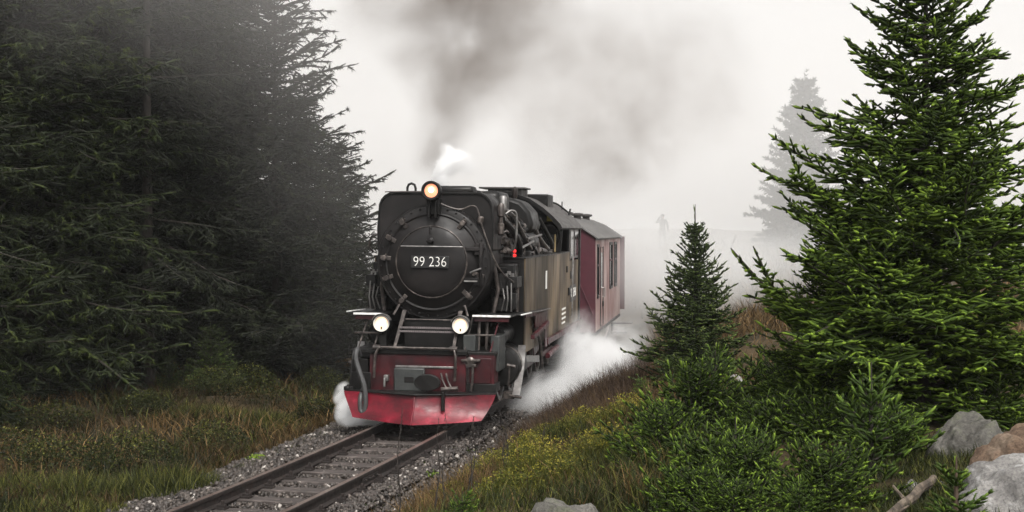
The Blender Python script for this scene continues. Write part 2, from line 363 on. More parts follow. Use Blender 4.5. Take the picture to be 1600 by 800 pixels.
k = MB().prism([(-.375,.47),(-.43,.3),(-.625,.1),(-.60,.1),(-.41,.3),(-.35,.47)], 'x', -.012, .012); P('plow_keel_strip', k, PLOW)
P('plow_deck', MB().prism([(-1.06,-.02),(-.5,-.23),(0,-.41),(.5,-.23),(1.06,-.02),(1.0,.35),(-1.0,.35)], 'z', .468, .486), BLACK)
P('plow_bracket', MB().box(.36,.4,-.36,-.27,.27,.52), BLACK)
# red buffer beam and boxes
P('buffer_beam', MB().prism([(-.72,.98),(.62,.98),(.62,.45),(-.72,.45)], 'y', .06, .10), REDP)
P('beam_top_strip', MB().box(-.74,.64,.035,.34,.985,1.05), BLACK)
P('beam_angle', MB().box(-.36,.5,.045,.06,.80,.83), STEEL)
P('side_box', MB().box(.66,1.0,.12,.5,.47,1.0), REDP); P('side_box', MB().box(-1.0,-.76,.12,.5,.47,.9), BLACK)
P('side_box_panel', MB().box(.7,.96,.105,.12,.60,.95), REDP, bevel=.01)
P('side_box_base', MB().box(.62,1.03,.07,.5,.478,.60), BLACK)
P('under_frame_guard', MB().box(-1.0,-.70,.05,.12,.478,.72), BLACK)
P('front_floor', MB().box(-1.0,1.02,.12,1.1,.98,1.03), BLACK)
c = P('coupler_plate', MB().box(-.37,.06,.0,.06,.478,.80), CAST, bevel=.02); P('plate_slot', MB().box(-.22,-.09,-.006,.0,.60,.68), BLACK, c)
b = MB(); b.lathe([(.06,0),(.06,-.26),(.09,-.28)], (.16,.06,.64), (0,1,0), 16); 
b.add(*[(lambda v: v)(x) for x in ([( .16+.2*math.cos(t)*.9, yy, .64+.115*math.sin(t)) for yy in (-.26,-.33) for t in [2*math.pi*i/20 for i in range(20)]], [tuple(range(20)), tuple(range(20,40))[::-1]]+[(i,(i+1)%20,20+(i+1)%20,20+i) for i in range(20)])])
P('central_buffer', b, BLACK, bevel=.01)
b = MB()
for q in range(2):
    b.tube([(.30+.07*q,-.06,.74),(.34+.07*q,-.16,.66),(.40+.07*q,-.2,.56)], .014, 8)
b.tube([(.33,-.2,.54),(.56,-.2,.56)], .03, 8); P('screw_coupling', b, PIPE, bevel=0)
b = MB().box(.56,.82,.02,.14,.905,.935); b.lathe([(.05,0),(.07,-.03),(.07,-.05),(.04,-.07)], (.68,.1,.9), (0,1,0), 14); b.box(.62,.76,.03,.1,.83,.87); P('valve_bracket', b, PIPE)
P('step_hook', MB().tube([(.72,.05,.83),(.72,.02,.65),(.70,.02,.5)], .018, 8), PIPE, bevel=0)
b = MB(); b.box(-.5,-.44,-.05,.06,.62,.7); b.tube([(-.47,-.05,.66),(-.47,-.12,.66),(-.47,-.12,.55)], .018, 8); P('socket_box', b, STEEL)
# handrail pipe over the beam with drop pipes
b = MB(); zr = 1.075
b.tube([(-.64,-.02,.66),(-.635,-.03,.8),(-.62,-.03,.98),(-.59,-.02,zr-.02),(-.55,.0,zr),(.0,.0,zr),(.43,.0,zr),(.47,-.02,zr-.02),(.49,-.03,.98),(.49,-.03,.8),(.48,-.01,.64)], .019, 10)
for u in (-.61, .46): b.lathe([(.034,-.05),(.034,.05)], (u,-.005,zr), (1,0,0), 10)
P('heating_pipe', b, PIPE, bevel=0)
b = MB(); hp = [(-.86,.05,.95),(-.87,-.02,1.03),(-.87,-.06,1.04),(-.875,-.1,.98),(-.86,-.12,.87),(-.80,-.15,.72),(-.74,-.17,.56),(-.715,-.18,.4),(-.72,-.18,.25),(-.75,-.18,.195),(-.785,-.17,.24),(-.795,-.15,.38),(-.79,-.05,.48),(-.79,.05,.5)]
def smooth_path(pts, n=5):
    out = []; q = [Vector(p) for p in pts]; q = [2*q[0]-q[1]]+q+[2*q[-1]-q[-2]]
    for i in range(1, len(q)-2):
        for j in range(n):
            t = j/n; out.append(.5*((2*q[i])+(-q[i-1]+q[i+1])*t+(2*q[i-1]-5*q[i]+4*q[i+1]-q[i+2])*t*t+(-q[i-1]+3*q[i]-3*q[i+1]+q[i+2])*t**3))
    return out+[q[-2]]
b.tube(smooth_path(hp), .034, 10); P('brake_hose', b, HOSE, bevel=0)
b = MB().tube([(-.98,-.02,.48),(-.965,0,.8),(-.96,.1,1.02)], .012, 6); b.lathe([(.05,0),(.06,.03),(.03,.05)], (-.985,0,.5), (-1,0,0), 10); b.box(-1.06,-.93,-.04,.08,.478,.53)
P('plow_stay', b, BLACK)
# platform front: posts, ladder treads, thin rods
for u0, u1 in ((-.355,-.405),(.44,.42)):
    P('ladder_post', MB().add(*[([(u1-.022,.17,1.05),(u1+.022,.17,1.05),(u1+.022,.2,1.05),(u1-.022,.2,1.05),(u0-.03,.6,1.56),(u0+.03,.6,1.56),(u0+.03,.64,1.56),(u0-.03,.64,1.56)], [(0,3,2,1),(4,5,6,7),(0,1,5,4),(1,2,6,5),(2,3,7,6),(3,0,4,7)])[k] for k in (0,1)]), PIPE)
for z, yy in ((1.315,.36),(1.265,.33)):
    b = MB()
    b.box(-.37,.42,yy,yy+.025,z,z+.024)
    for q in range(26): b.box(-.362+q*.03,-.345+q*.03,yy-.008,yy+.0,z+.002,z+.028)
    P('step_tread', b, surf('tread_grey', [(.3,(.09,.08,.08)),(.8,(.2,.17,.17))], 30, rough=(.4,.6), bump=.2), bevel=0)
P('platform_plate', MB().box(-.36,.44,.62,.66,1.03,1.44), BLACK)
P('platform_rod', MB().tube([(-.36,.6,1.43),(.44,.6,1.425)], .008, 6), PIPE, bevel=0)
for x0, x1 in ((-.86,-.92),(.62,.575),(1.0,.93),(-.66,-.70)):
    P('support_rod', MB().tube([(x0,.62,1.5),(x1,.15,1.0)], .011, 6), REDP if x0 > .9 else PIPE, bevel=0)
P('cross_stay', MB().box(-1.0,-.62,.3,.34,1.235,1.26), PIPE); P('cross_stay', MB().box(.60,.98,.3,.34,1.235,1.26), PIPE)
for x in (.72, .83): P('vertical_pipe', MB().tube([(x,.55,1.46),(x,.5,1.03)], .022, 8), PIPE, bevel=0)
P('tool_box', MB().box(.55,.72,.22,.5,1.03,1.25), CAST, bevel=.01); P('tool_box', MB().box(.92,1.04,.3,.9,.75,1.24), CAST, bevel=.01)
# running boards
def strip_board(name, x0, x1, y0, y1, z0, z1, mat, edge):
    """board sloping from z0 at y0 to z1 at y1"""
    b = MB().add([(x0,y0,z0-.02),(x1,y0,z0-.02),(x1,y1,z1-.02),(x0,y1,z1-.02),(x0,y0,z0),(x1,y0,z0),(x1,y1,z1),(x0,y1,z1)], [(0,3,2,1),(4,5,6,7),(0,1,5,4),(1,2,6,5),(2,3,7,6),(3,0,4,7)])
    return P(name, b, mat)
for sd in (-1, 1):
    L = (lambda a, b: (a, b) if sd > 0 else (-b, -a))
    x0, x1 = L(.64, 1.17 if sd > 0 else 1.05)
    P('running_board', MB().box(x0, x1, .45, 1.15, 1.485, 1.505), BLACK)
    P('board_white_edge', MB().box(x0, x1, .425, .45, 1.49, 1.518), WHITE, bevel=.003)
    P('board_red_valance', MB().box(x0+.02, x1-.02, .455, .475, 1.425, 1.484), REDP)
    x0, x1 = L(.8, 1.25)
    strip_board('running_board', x0, x1, 1.15, 4.5, 1.495, 1.415, BLACK, None)
    xe0, xe1 = L(1.25, 1.275)
    strip_board('board_white_edge', xe0, xe1, .9, 2.0, 1.512, 1.485, WHITE, None)
    b = MB().prism([(1.4,1.43),(2.7,1.40),(2.7,1.45),(1.4,1.485)], 'x', *L(1.235,1.262)); P('board_red_valance', b, REDP)
    strip_board('board_edge', xe0, xe1, 2.0, 4.5, 1.485, 1.42, PIPE, None)
    # side valance under the running board
    b = MB().prism([(2.9,1.40),(4.5,1.38),(4.5,.78),(4.25,.78),(4.2,1.12),(2.9,1.2)], 'x', *L(1.2,1.215)); P('frame_side_plate', b, REDP)
    b = MB().prism([(2.3,1.06),(4.25,1.16),(4.25,1.22),(2.3,1.12)], 'x', *L(1.22,1.28)); P('red_pipe_guard', b, REDP)
    b = MB().prism([(3.6,.7),(4.2,.75),(4.2,1.12),(3.3,1.12)], 'x', *L(1.10,1.115)); P('motion_bracket', b, REDP)
    b = MB().prism([(4.6,.80),(10.6,.76),(10.6,.86),(4.6,.90)], 'x', *L(1.17,1.22)); P('lower_board_edge', b, REDP)
    P('lower_board', MB().box(*L(.8,1.17), 4.5, 10.6, .79, .83), BLACK)
    P('pipe_step', MB().tube([(sd*1.22,4.55,.62),(sd*1.22,6.0,.66)], .045, 8), REDP, bevel=0)
    # tank
    b = MB().box(*L(.62,1.13), 2.12, 8.66, .86, 2.27); t = P('side_tank', b, BLACK, bevel=.012)
    P('tank_side_plate', MB().box(*L(1.131,1.15), 2.11, 8.66, .855, 2.275), TANK, t, bevel=.006)
    P('tank_top_rim', MB().box(*L(.60,1.16), 2.10, 8.66, 2.272, 2.29), BLACK, t, bevel=.003)
    P('tank_filler_lid', MB().lathe([(.2,0),(.2,.07),(.17,.09),(.05,.1)], (sd*.87,3.4,2.29), (0,0,1), 18), BLACK, t)
    for yy in (2.6,3.9,5.3,6.6,7.9): P('tank_handle', MB().tube([(sd*1.0,yy,2.29),(sd*1.0,yy,2.34),(sd*1.0,yy+.35,2.34),(sd*1.0,yy+.35,2.29)], .014, 6), PIPE, t, bevel=0)
    # cylinder block
    b = MB(); cx = sd*.93; b.lathe([(.20,-.06),(.27,-.04),(.285,0),(.285,.78),(.27,.82),(.2,.84)], (cx,1.15,.74), (0,1,0), 28); cyl = P('cylinder', b, BLACK, bevel=0)
    P('cylinder_cover', MB().lathe([(.05,-.12),(.07,-.1),(.07,-.055),(.22,-.05),(.22,-.02)], (cx,1.15,.74), (0,1,0), 24), BLACK, cyl, bevel=0)
    P('valve_chest', MB().lathe([(.11,-.1),(.15,-.06),(.15,.86),(.11,.9)], (sd*.86,1.2,1.17), (0,1,0), 20), BLACK, bevel=0)
    P('cylinder_band', MB().lathe([(.288,.0),(.292,.0),(.292,.16),(.288,.16)], (cx,1.3,.74), (0,1,0), 28, ring=True), PIPE, cyl, bevel=0)
    # curved pale guard plate hanging from the cylinder
    pts = []
    for q in range(9):
        t = q/8; pts.append((1.52-.05*t-.55*t*t, 1.03-.66*t))
    out = [(y-.10*(1-.3*i/8), z) for i, (y, z) in enumerate(pts)]
    out = [(y-.02, z) for (y, z) in pts]; P('guard_plate', MB().shell(pts, out, 'x', *L(1.14,1.25)), GREYPL, bevel=.003)
    b = MB(); b.box(*L(1.0,1.16), 1.0, 1.2, .30, .40); b.tube([(sd*1.1,.9,.36),(sd*1.28,.86,.34)], .02, 8); b.tube([(sd*1.1,.8,.48),(sd*1.12,.78,.8)], .014, 6); b.tube([(sd*1.08,.8,.8),(sd*1.2,.8,.78)], .028, 8); P('drain_cock', b, PIPE, bevel=.004)
    # motion
    P('crosshead_guide', MB().box(*L(.99,1.05), 2.0, 3.1, .86, .92), STEEL); P('crosshead', MB().box(*L(.96,1.08), 2.5, 2.75, .62, .86), STEEL)
    P('piston_rod', MB().tube([(cx,1.95,.74),(cx,2.6,.74)], .035, 8), STEEL, bevel=0)
    P('coupling_rod', MB().box(*L(.83,.87), 3.15, 8.35, .40, .50), REDP); P('connecting_rod', MB().prism([(2.6,.69),(2.6,.79),(5.8,.52),(5.8,.40)], 'x', *L(.93,.97)), STEEL)
    P('main_frame', MB().box(*L(.30,.34), .3, 10.8, .40, 1.0), REDP)
    P('fascia_pipe', MB().tube(smooth_path([(sd*1.18,3.0,1.2),(sd*1.2,3.6,.95),(sd*1.2,3.9,.55),(sd*1.2,4.1,.4)]), .03, 8), PIPE, bevel=0)
def wheel(name, x, y, r, sd, spokes):
    b = MB(); b.lathe([(r-.07,-.065),(r,-.065),(r,.045),(r+.028,.055),(r+.028,.075),(r-.07,.075)], (x,y,r), (-sd,0,0), 32, ring=True); wh = P(name, b, STEEL, bevel=0)
    b = MB(); b.lathe([(r-.11,-.03),(r-.07,-.03),(r-.07,.05),(r-.11,.05)], (x,y,r), (-sd,0,0), 32, ring=True); P('rim', b, REDP, wh, bevel=0)
    b = MB(); b.lathe([(.11,-.075),(.11,.075)], (x,y,r), (sd,0,0), 16)
    for k in range(spokes):
        a = 2*math.pi*k/spokes; b.box(-.02,.02,-.028,.028,.08,r-.09, Matrix.Translation((x,y,r)) @ Matrix.Rotation(a,4,'X'))
    P('spokes', b, REDP, wh, bevel=0)
    return wh
for sd in (-1, 1):
    for k in range(5): wheel('driving_wheel', sd*.55, 3.35+1.2*k, .5, sd, 12)
    wheel('pony_wheel', sd*.55, 1.75, .275, sd, 9); wheel('trailing_wheel', sd*.55, 9.9, .275, sd, 9)
# smokebox
ZC, RS = 2.235, .82
P('smokebox', MB().lathe([(RS-.09,.86),(RS-.01,.86),(RS,.875),(RS,2.7),(RS-.06,2.72)], (0,0,ZC), (0,1,0), 64), SOOT, bevel=0, smooth=40)
P('smokebox_front_ring', MB().lathe([(RS-.16,.84),(RS-.05,.845),(RS-.03,.86),(RS-.03,.88),(RS-.16,.88)], (0,0,ZC), (0,1,0), 64, ring=True), SOOT, bevel=0)
b = MB(); b.lathe([(.02,.615),(.14,.618),(.28,.63),(.38,.648),(.455,.672),(.485,.69),(.50,.70),(.505,.715),(.53,.73),(.60,.765),(.655,.80),(.672,.815),(.675,.845),(.66,.86)], (0,0,ZC), (0,1,0), 64)
door = P('smokebox_door', b, SOOT, bevel=0, smooth=28)
P('door_rim', MB().lathe([(.655,.80),(.68,.79),(.695,.80),(.695,.84),(.66,.845)], (0,0,ZC), (0,1,0), 64, ring=True), SOOT, door, bevel=0)
P('door_bead', MB().lathe([(.492,.70),(.503,.688),(.517,.70),(.510,.72)], (0,0,ZC), (0,1,0), 64, ring=True), PIPE, door, bevel=0)
P('door_handrail', MB().tube([(-.42,.66,2.455),(-.42,.60,2.455),(.0,.575,2.455),(.46,.60,2.455),(.46,.66,2.455)], .009, 8), STEEL, door, bevel=0)
b = MB(); b.tube([(0,.62,2.70),(0,.55,2.70)], .02, 8); b.box(-.012,.012,.54,.565,2.62,2.74); P('door_catch', b, SOOT, door)
b = MB(); b.lathe([(.05,0),(.05,-.03),(.025,-.05)], (.0,.62,2.535), (0,1,0), 12); b.box(-.055,.055,.57,.59,2.52,2.55, None); P('door_knob', b, SOOT, door)
for a in (128, 152, 176, 200, 232, 318, 345, 52):
    ca, sa = math.cos(math.radians(a)), math.sin(math.radians(a)); r = .70
    M4 = Matrix.Translation((r*ca, .80, ZC+r*sa)) @ Matrix.Rotation(-math.radians(a), 4, 'Y')
    b = MB().box(-.10,.06,-.045,.02,-.03,.03, M4); b.lathe([(.04,-.07),(.04,.0)], (r*ca,.79,ZC+r*sa), (0,1,0), 8); b.tube([(r*ca,.76,ZC+r*sa),(r*ca+.04,.73,ZC+r*sa+.055)], .011, 6)
    P('door_clamp', b, PIPE, door, bevel=.004)
b = MB(); b.box(.47,.70,.70,.74,2.40,2.45); b.box(.47,.70,.70,.74,1.97,2.02); b.lathe([(.025,0),(.025,.62)], (.70,.71,1.9), (0,0,1), 10); b.box(.61,.73,.72,.80,2.34,2.5); b.box(.61,.73,.72,.80,1.92,2.07)
P('door_hinge', b, SOOT, door, bevel=.006)
P('hinge_strap_edge', MB().box(.47,.66,.685,.70,1.965,1.985), STEEL, door, bevel=0); 
P('latch_lever', MB().tube([(.56,.68,2.09),(.62,.66,2.12),(.72,.66,2.155)], .014, 8), STEEL, door, bevel=0)
b = MB()
for k in range(36):
    a = 2*math.pi*(k+.5)/36; b.lathe([(.014,0),(.014,-.018),(.008,-.022)], (.765*math.cos(a), .845, ZC+.765*math.sin(a)), (0,1,0), 6)
P('ring_bolts', b, SOOT, bevel=0)
pl = P('number_plate', MB().box(-.27,.27,.592,.606,2.15,2.322), surf('number_plate_black', [(.3,(.008,.008,.008)),(.8,(.012,.012,.012))], 8, rough=(.35,.5), bump=0), door, bevel=.004)
text('plate_numerals', '99 236', .2, NUMW, pl, (0.0,.589,2.236), (math.radians(90),0,0), .003, .465)
# feed water heater hood wrapped over the smokebox top
prof = [(-.835,2.40),(-.845,2.7),(-.83,2.93)]+[(-.83+.22*(1-math.cos(math.radians(t))), 2.98+.245*math.sin(math.radians(t))) for t in (15,35,55,75,90)]+[(.61,3.225)]+[(.83-.22*(1-math.cos(math.radians(t))), 2.98+.245*math.sin(math.radians(t))) for t in (75,55,35,15)]+[(.83,2.93),(.845,2.7),(.835,2.40)]
P('feedwater_heater_hood', MB().prism(prof, 'y', .97, 1.75), SOOT, bevel=.02)
P('hood_edge_band', MB().shell(prof, [(x*.975, 2.235+(z-2.235)*.975) for x, z in prof], 'y', .945, .975), BLACK, bevel=.004)
P('lifting_eye', MB().tube([(-.44,1.1,3.21),(-.44,1.1,3.29),(-.42,1.1,3.335),(-.38,1.1,3.35),(-.335,1.1,3.33),(-.32,1.1,3.28),(-.32,1.1,3.21)], .018, 8), BLACK, bevel=0)
P('hood_cap_strip', MB().tube([(-.75,1.02,3.225),(-.2,1.02,3.235)], .01, 6), PIPE, bevel=0)
P('lamp_conduit', MB().tube(smooth_path([(.07,.8,3.08),(.2,.82,3.02),(.33,.84,2.985),(.42,.86,2.99),(.52,.86,3.03),(.6,.86,3.02),(.64,.86,2.94),(.655,.86,2.88)]), .012, 8), PIPE, bevel=0)
P('conduit_valve', MB().lathe([(.03,0),(.045,.02),(.045,.09),(.03,.11)], (.66,.86,2.78), (.15,0,1), 10), PIPE, bevel=0)
P('hand_rail', MB().tube(smooth_path([(.68,.82,2.80),(.80,.86,2.45),(.90,.95,2.2),(.98,1.15,2.05),(1.08,1.5,1.93)]), .012, 8), PIPE, bevel=0)
P('hand_rail', MB().tube(smooth_path([(-.84,1.0,2.62),(-.93,.98,2.58),(-.97,1.0,2.45),(-.92,1.05,2.36)]), .014, 8), PIPE, bevel=0)
# lamps
def lamp(x, y, z, r, name, hood, bracket):
    L_ = P(name, MB().lathe([(r*.3,.24),(r*.85,.2),(r*1.02,.12),(r*1.06,0),(r*1.08,-.045),(r*1.0,-.05),(r*.96,-.02),(r*.9,.03),(r*.5,.05),(.004,.055)], (x,y,z), (0,1,0), 32), BLACK, bevel=0)
    P('lamp_rim', MB().lathe([(r*.74,-.012),(r*.78,-.03),(r*.96,-.034),(r*.985,-.02),(r*.96,.0),(r*.76,.01)], (x,y-.012,z), (0,1,0), 32, ring=True), (LAMPW if not hood else BLACK), L_, bevel=0)
    P('lamp_glass', MB().lathe([(.004,-.022),(r*.45,-.018),(r*.77,-.004),(r*.77,.004)], (x,y-.006,z), (0,1,0), 28), LAMPG if not hood else LAMPG2, L_, bevel=0)
    P('lamp_bulb', MB().lathe([(.004,-.02),(r*.26,-.012),(r*.30,.0),(r*.26,.012)], (x+(0 if hood else r*.1),y-.025,z+(.01 if hood else r*.15)), (0,1,0), 16), BULB, L_, bevel=0)
    if not hood:
        P('lamp_wick', MB().box(x-.009,x+.009,y-.04,y-.03,z-r*.7,z-r*.4), BLACK, L_, bevel=0)
        pr = arc(x, z, r*1.15, 20, 160, 14); pi_ = arc(x, z, r*1.10, 20, 160, 14); P('lamp_visor', MB().shell(pr, pi_, 'y', y-.09, y+.05), STEEL, L_, bevel=0)
    if bracket: P('lamp_bracket', bracket, BLACK, L_)
    return L_
lamp(.02,.55,3.235,.128,'headlamp', True, MB().box(-.07,.11,.66,.86,2.92,3.14).box(-.04,-.01,.6,.7,2.86,3.1).box(.05,.08,.6,.7,2.86,3.1))
lamp(-.612,.31,1.385,.118,'headlamp', False, MB().box(-.66,-.56,.36,.44,1.03,1.28))
lamp(.50,.31,1.38,.118,'headlamp', False, MB().box(.45,.55,.36,.44,1.03,1.28))
for x, y1 in ((-.47,-.41),(.60,.56)):
    P('lamp_lever', MB().tube([(x-(.02 if x > 0 else -.0),.4,1.5),(y1 if x < 0 else .52,.5,1.64)], .016, 6), PIPE, bevel=0)
# chimney, domes, boiler
P('chimney', MB().lathe([(.33,0),(.31,.1),(.30,.22),(.325,.26),(.33,.30),(.27,.31),(.25,.2)], (.05,1.95,3.02), (0,0,1), 28), BLACK, bevel=0)
P('chimney_cowl', MB().box(-.18,.44,1.55,1.95,3.2,3.335), BLACK, bevel=.05)
P('boiler', MB().lathe([(.76,2.6),(.76,7.4),(.7,7.45)], (0,0,2.22), (0,1,0), 48), BLACK, bevel=0)
b = MB()
for yy in (3.0,4.1,5.2,6.3,7.2): b.lathe([(.762,yy),(.77,yy),(.77,yy+.06),(.762,yy+.06)], (0,0,2.22), (0,1,0), 48, ring=True)
P('boiler_band', b, PIPE, bevel=0)
P('steam_dome', MB().lathe([(.36,0),(.34,.2),(.33,.38),(.27,.47),(.12,.5)], (.1,2.75,2.82), (0,0,1), 28), BLACK, bevel=0)
P('sand_dome', MB().box(.02,.62,3.0,4.1,2.7,3.30), BLACK, bevel=.08)
P('sand_dome', MB().lathe([(.36,0),(.35,.25),(.3,.4),(.1,.45)], (.1,4.9,2.82), (0,0,1), 28), BLACK, bevel=0)
P('ash_hopper', MB().box(-.42,.2,3.3,4.6,2.8,3.2), BLACK, bevel=.06)
# curved turbo generator hood in front of the cab
b = MB(); pts = [(.18,3.25),(.5,3.24),(.72,3.17),(.87,3.0),(.93,2.8),(.9,2.66),(.75,2.62),(.2,2.7)]
b.prism(pts, 'y', 4.7, 5.8); P('generator_hood', b, BLACK, bevel=.06)
P('generator_pipe', MB().tube(smooth_path([(.86,5.3,2.74),(.93,5.6,2.55),(.99,5.9,2.42),(1.02,6.1,2.36)]), .045, 10), PIPE, bevel=0)
P('generator_pipe', MB().tube(smooth_path([(.9,5.7,2.9),(.98,6.0,2.7),(1.04,6.4,2.5),(1.02,6.8,2.4)]), .04, 10), BLACK, bevel=0)
# maze of pipes and valves between smokebox and cab, right and left side
rp = random.Random(11)
for sd in (1, -1):
    def on(a, y, r=.80): return (sd*r*math.cos(math.radians(a)), y, 2.22+r*math.sin(math.radians(a)))
    for k in range(26):
        y0 = 1.9+rp.random()*3.4; y1 = y0+rp.uniform(.5,1.9); a0 = rp.uniform(8,72); a1 = max(4,min(75,a0+rp.uniform(-35,35))); r = rp.uniform(.84,1.0)
        pts = [on(a0,y0,.74), on(a0,y0+.05,r), on(a0,y0+.15,r+.02), on(a1,y1-.15,r), on(a1,y1,r-.02), on(a1,y1+.05,.74)]
        P('boiler_pipe', MB().tube(smooth_path(pts,4), rp.choice((.018,.024,.03,.045)), 8), PIPE if rp.random() < .6 else BLACK, bevel=0)
    for k in range(28):
        y0 = rp.uniform(1.8,6.2); a = rp.uniform(6,66); c0 = Vector(on(a,y0,.80)); ax = Vector((sd*math.cos(math.radians(a)),0,math.sin(math.radians(a)))); q = rp.uniform(.05,.085)
        b = MB(); b.lathe([(q*.6,0),(q*.6,.06),(q,.08),(q,.14),(q*.55,.17),(q*.3,.19)], c0, ax, 12); b.lathe([(q*.5,-.1),(q*.5,.1)], c0+ax*.1, (0,1,0), 8)
        P('boiler_valve', b, PIPE if rp.random() < .7 else BLACK, bevel=0)
    for k in range(6):
        y0 = 2.0+k*.62; b = MB(); zt = 2.29; b.tube([(sd*.98,y0,zt),(sd*.98,y0,zt+.1+.05*(k%3)),(sd*.9,y0+.2,zt+.2),(sd*.85,y0+.3,zt+.25)], .02, 8); P('riser_pipe', b, PIPE, bevel=0)
    P('air_tank', MB().lathe([(.05,-.06),(.12,-.03),(.15,0),(.15,1.1),(.12,1.13),(.05,1.16)], (sd*.84,4.0,2.50), (0,1,0), 18), BLACK, bevel=0)
    # steam pump and lubricator in front of the tank
    b = MB()
    for (z0, r, h) in ((1.52,.11,.2),(1.76,.075,.05),(1.84,.13,.22),(2.1,.09,.05)):
        b.lathe([(r,0),(r,h)], (sd*.86,1.55,z0), (0,0,1), 16)
        for j in range(3): b.lathe([(r+.008,h*(j+.2)/3),(r+.008,h*(j+.5)/3)], (sd*.86,1.55,z0), (0,0,1), 16)
    pump = P('air_pump', b, BLACK, bevel=0)
    b = MB(); b.box(*((1.0,1.1) if sd > 0 else (-1.1,-1.0)), 1.5, 1.8, 1.55, 1.78); b.box(*((.98,1.12) if sd > 0 else (-1.12,-.98)), 1.45, 1.95, 1.86, 2.02); P('lubricator', b, BLACK); P('pump_body', MB().box(*((.80,1.06) if sd > 0 else (-1.06,-.80)), 1.62, 2.1, 1.52, 2.2), BLACK, bevel=.02)
    b = MB()
    for j in range(9): b.lathe([(.018,0),(.018,.05)], (sd*(.97+.02*(j%3)*2), 1.42+.05*j, 2.02+.03*(j%2)), (0,0,1), 6)
    for j in range(3): b.tube([(sd*(.92+.06*j),1.4,1.85+.04*j),(sd*(.95+.05*j),1.36,1.7),(sd*(.90+.07*j),1.42,1.52)], .011, 6)
    P('oil_fittings', b, STEEL, bevel=0)['kind'] = 'stuff'
    b = MB().tube([(sd*1.08,1.7,1.5),(sd*1.09,1.7,2.0)], .03, 8); b.tube([(sd*.80,1.3,1.5),(sd*.86,1.35,1.85),(sd*.8,1.3,2.2)], .03, 8); P('feed_pipe', b, PIPE, bevel=0)
    b = MB()
    for j, (ww, hh) in enumerate(((.14,.1),(.11,.16),(.16,.06),(.12,.1))): b.box(*((.92,.92+ww) if sd > 0 else (-.92-ww,-.92)), 1.95+.02*j, 2.1, 1.53+.17*j, 1.53+.17*j+hh)
    P('valve_block', b, CAST)
# long vertical valves beside the hood
b = MB(); b.lathe([(.035,0),(.05,.02),(.05,.16),(.03,.18),(.03,.26),(.055,.28),(.055,.42),(.035,.46)], (.90,1.25,2.62), (0,0,1), 14); P('safety_valve', b, PIPE, bevel=0)
b = MB(); b.lathe([(.05,0),(.06,.03),(.06,.2),(.03,.22)], (.90,1.4,2.98), (0,.3,1), 12); P('safety_valve', b, STEEL, bevel=0)
P('injector_pipe', MB().tube(smooth_path([(.93,1.5,2.93),(1.0,1.55,2.98),(1.07,1.6,2.95),(1.08,1.62,2.8),(1.07,1.64,2.55),(1.02,1.7,2.4)]), .016, 8), STEEL, bevel=0)
P('injector_pipe', MB().tube(smooth_path([(.88,1.5,2.85),(.97,1.9,2.7),(1.02,2.3,2.5),(1.0,2.6,2.33)]), .05, 10), BLACK, bevel=0)
P('injector_pipe', MB().tube(smooth_path([(.85,1.8,3.0),(.93,2.3,2.9),(1.0,3.0,2.6),(1.03,3.6,2.4)]), .04, 10), PIPE, bevel=0)
P('reach_rod', MB().tube([(1.04,2.4,2.42),(1.04,3.9,2.52)], .02, 8), STEEL, bevel=0); P('reach_rod', MB().tube([(1.06,3.0,2.56),(1.06,4.8,2.62)], .018, 8), PIPE, bevel=0)
for z in (2.30, 2.365): P('red_valve_cap', MB().lathe([(.02,0),(.027,.012),(.027,.035),(.01,.045)], (1.0,2.0,z), (0,0,1), 12), REDL, bevel=0)
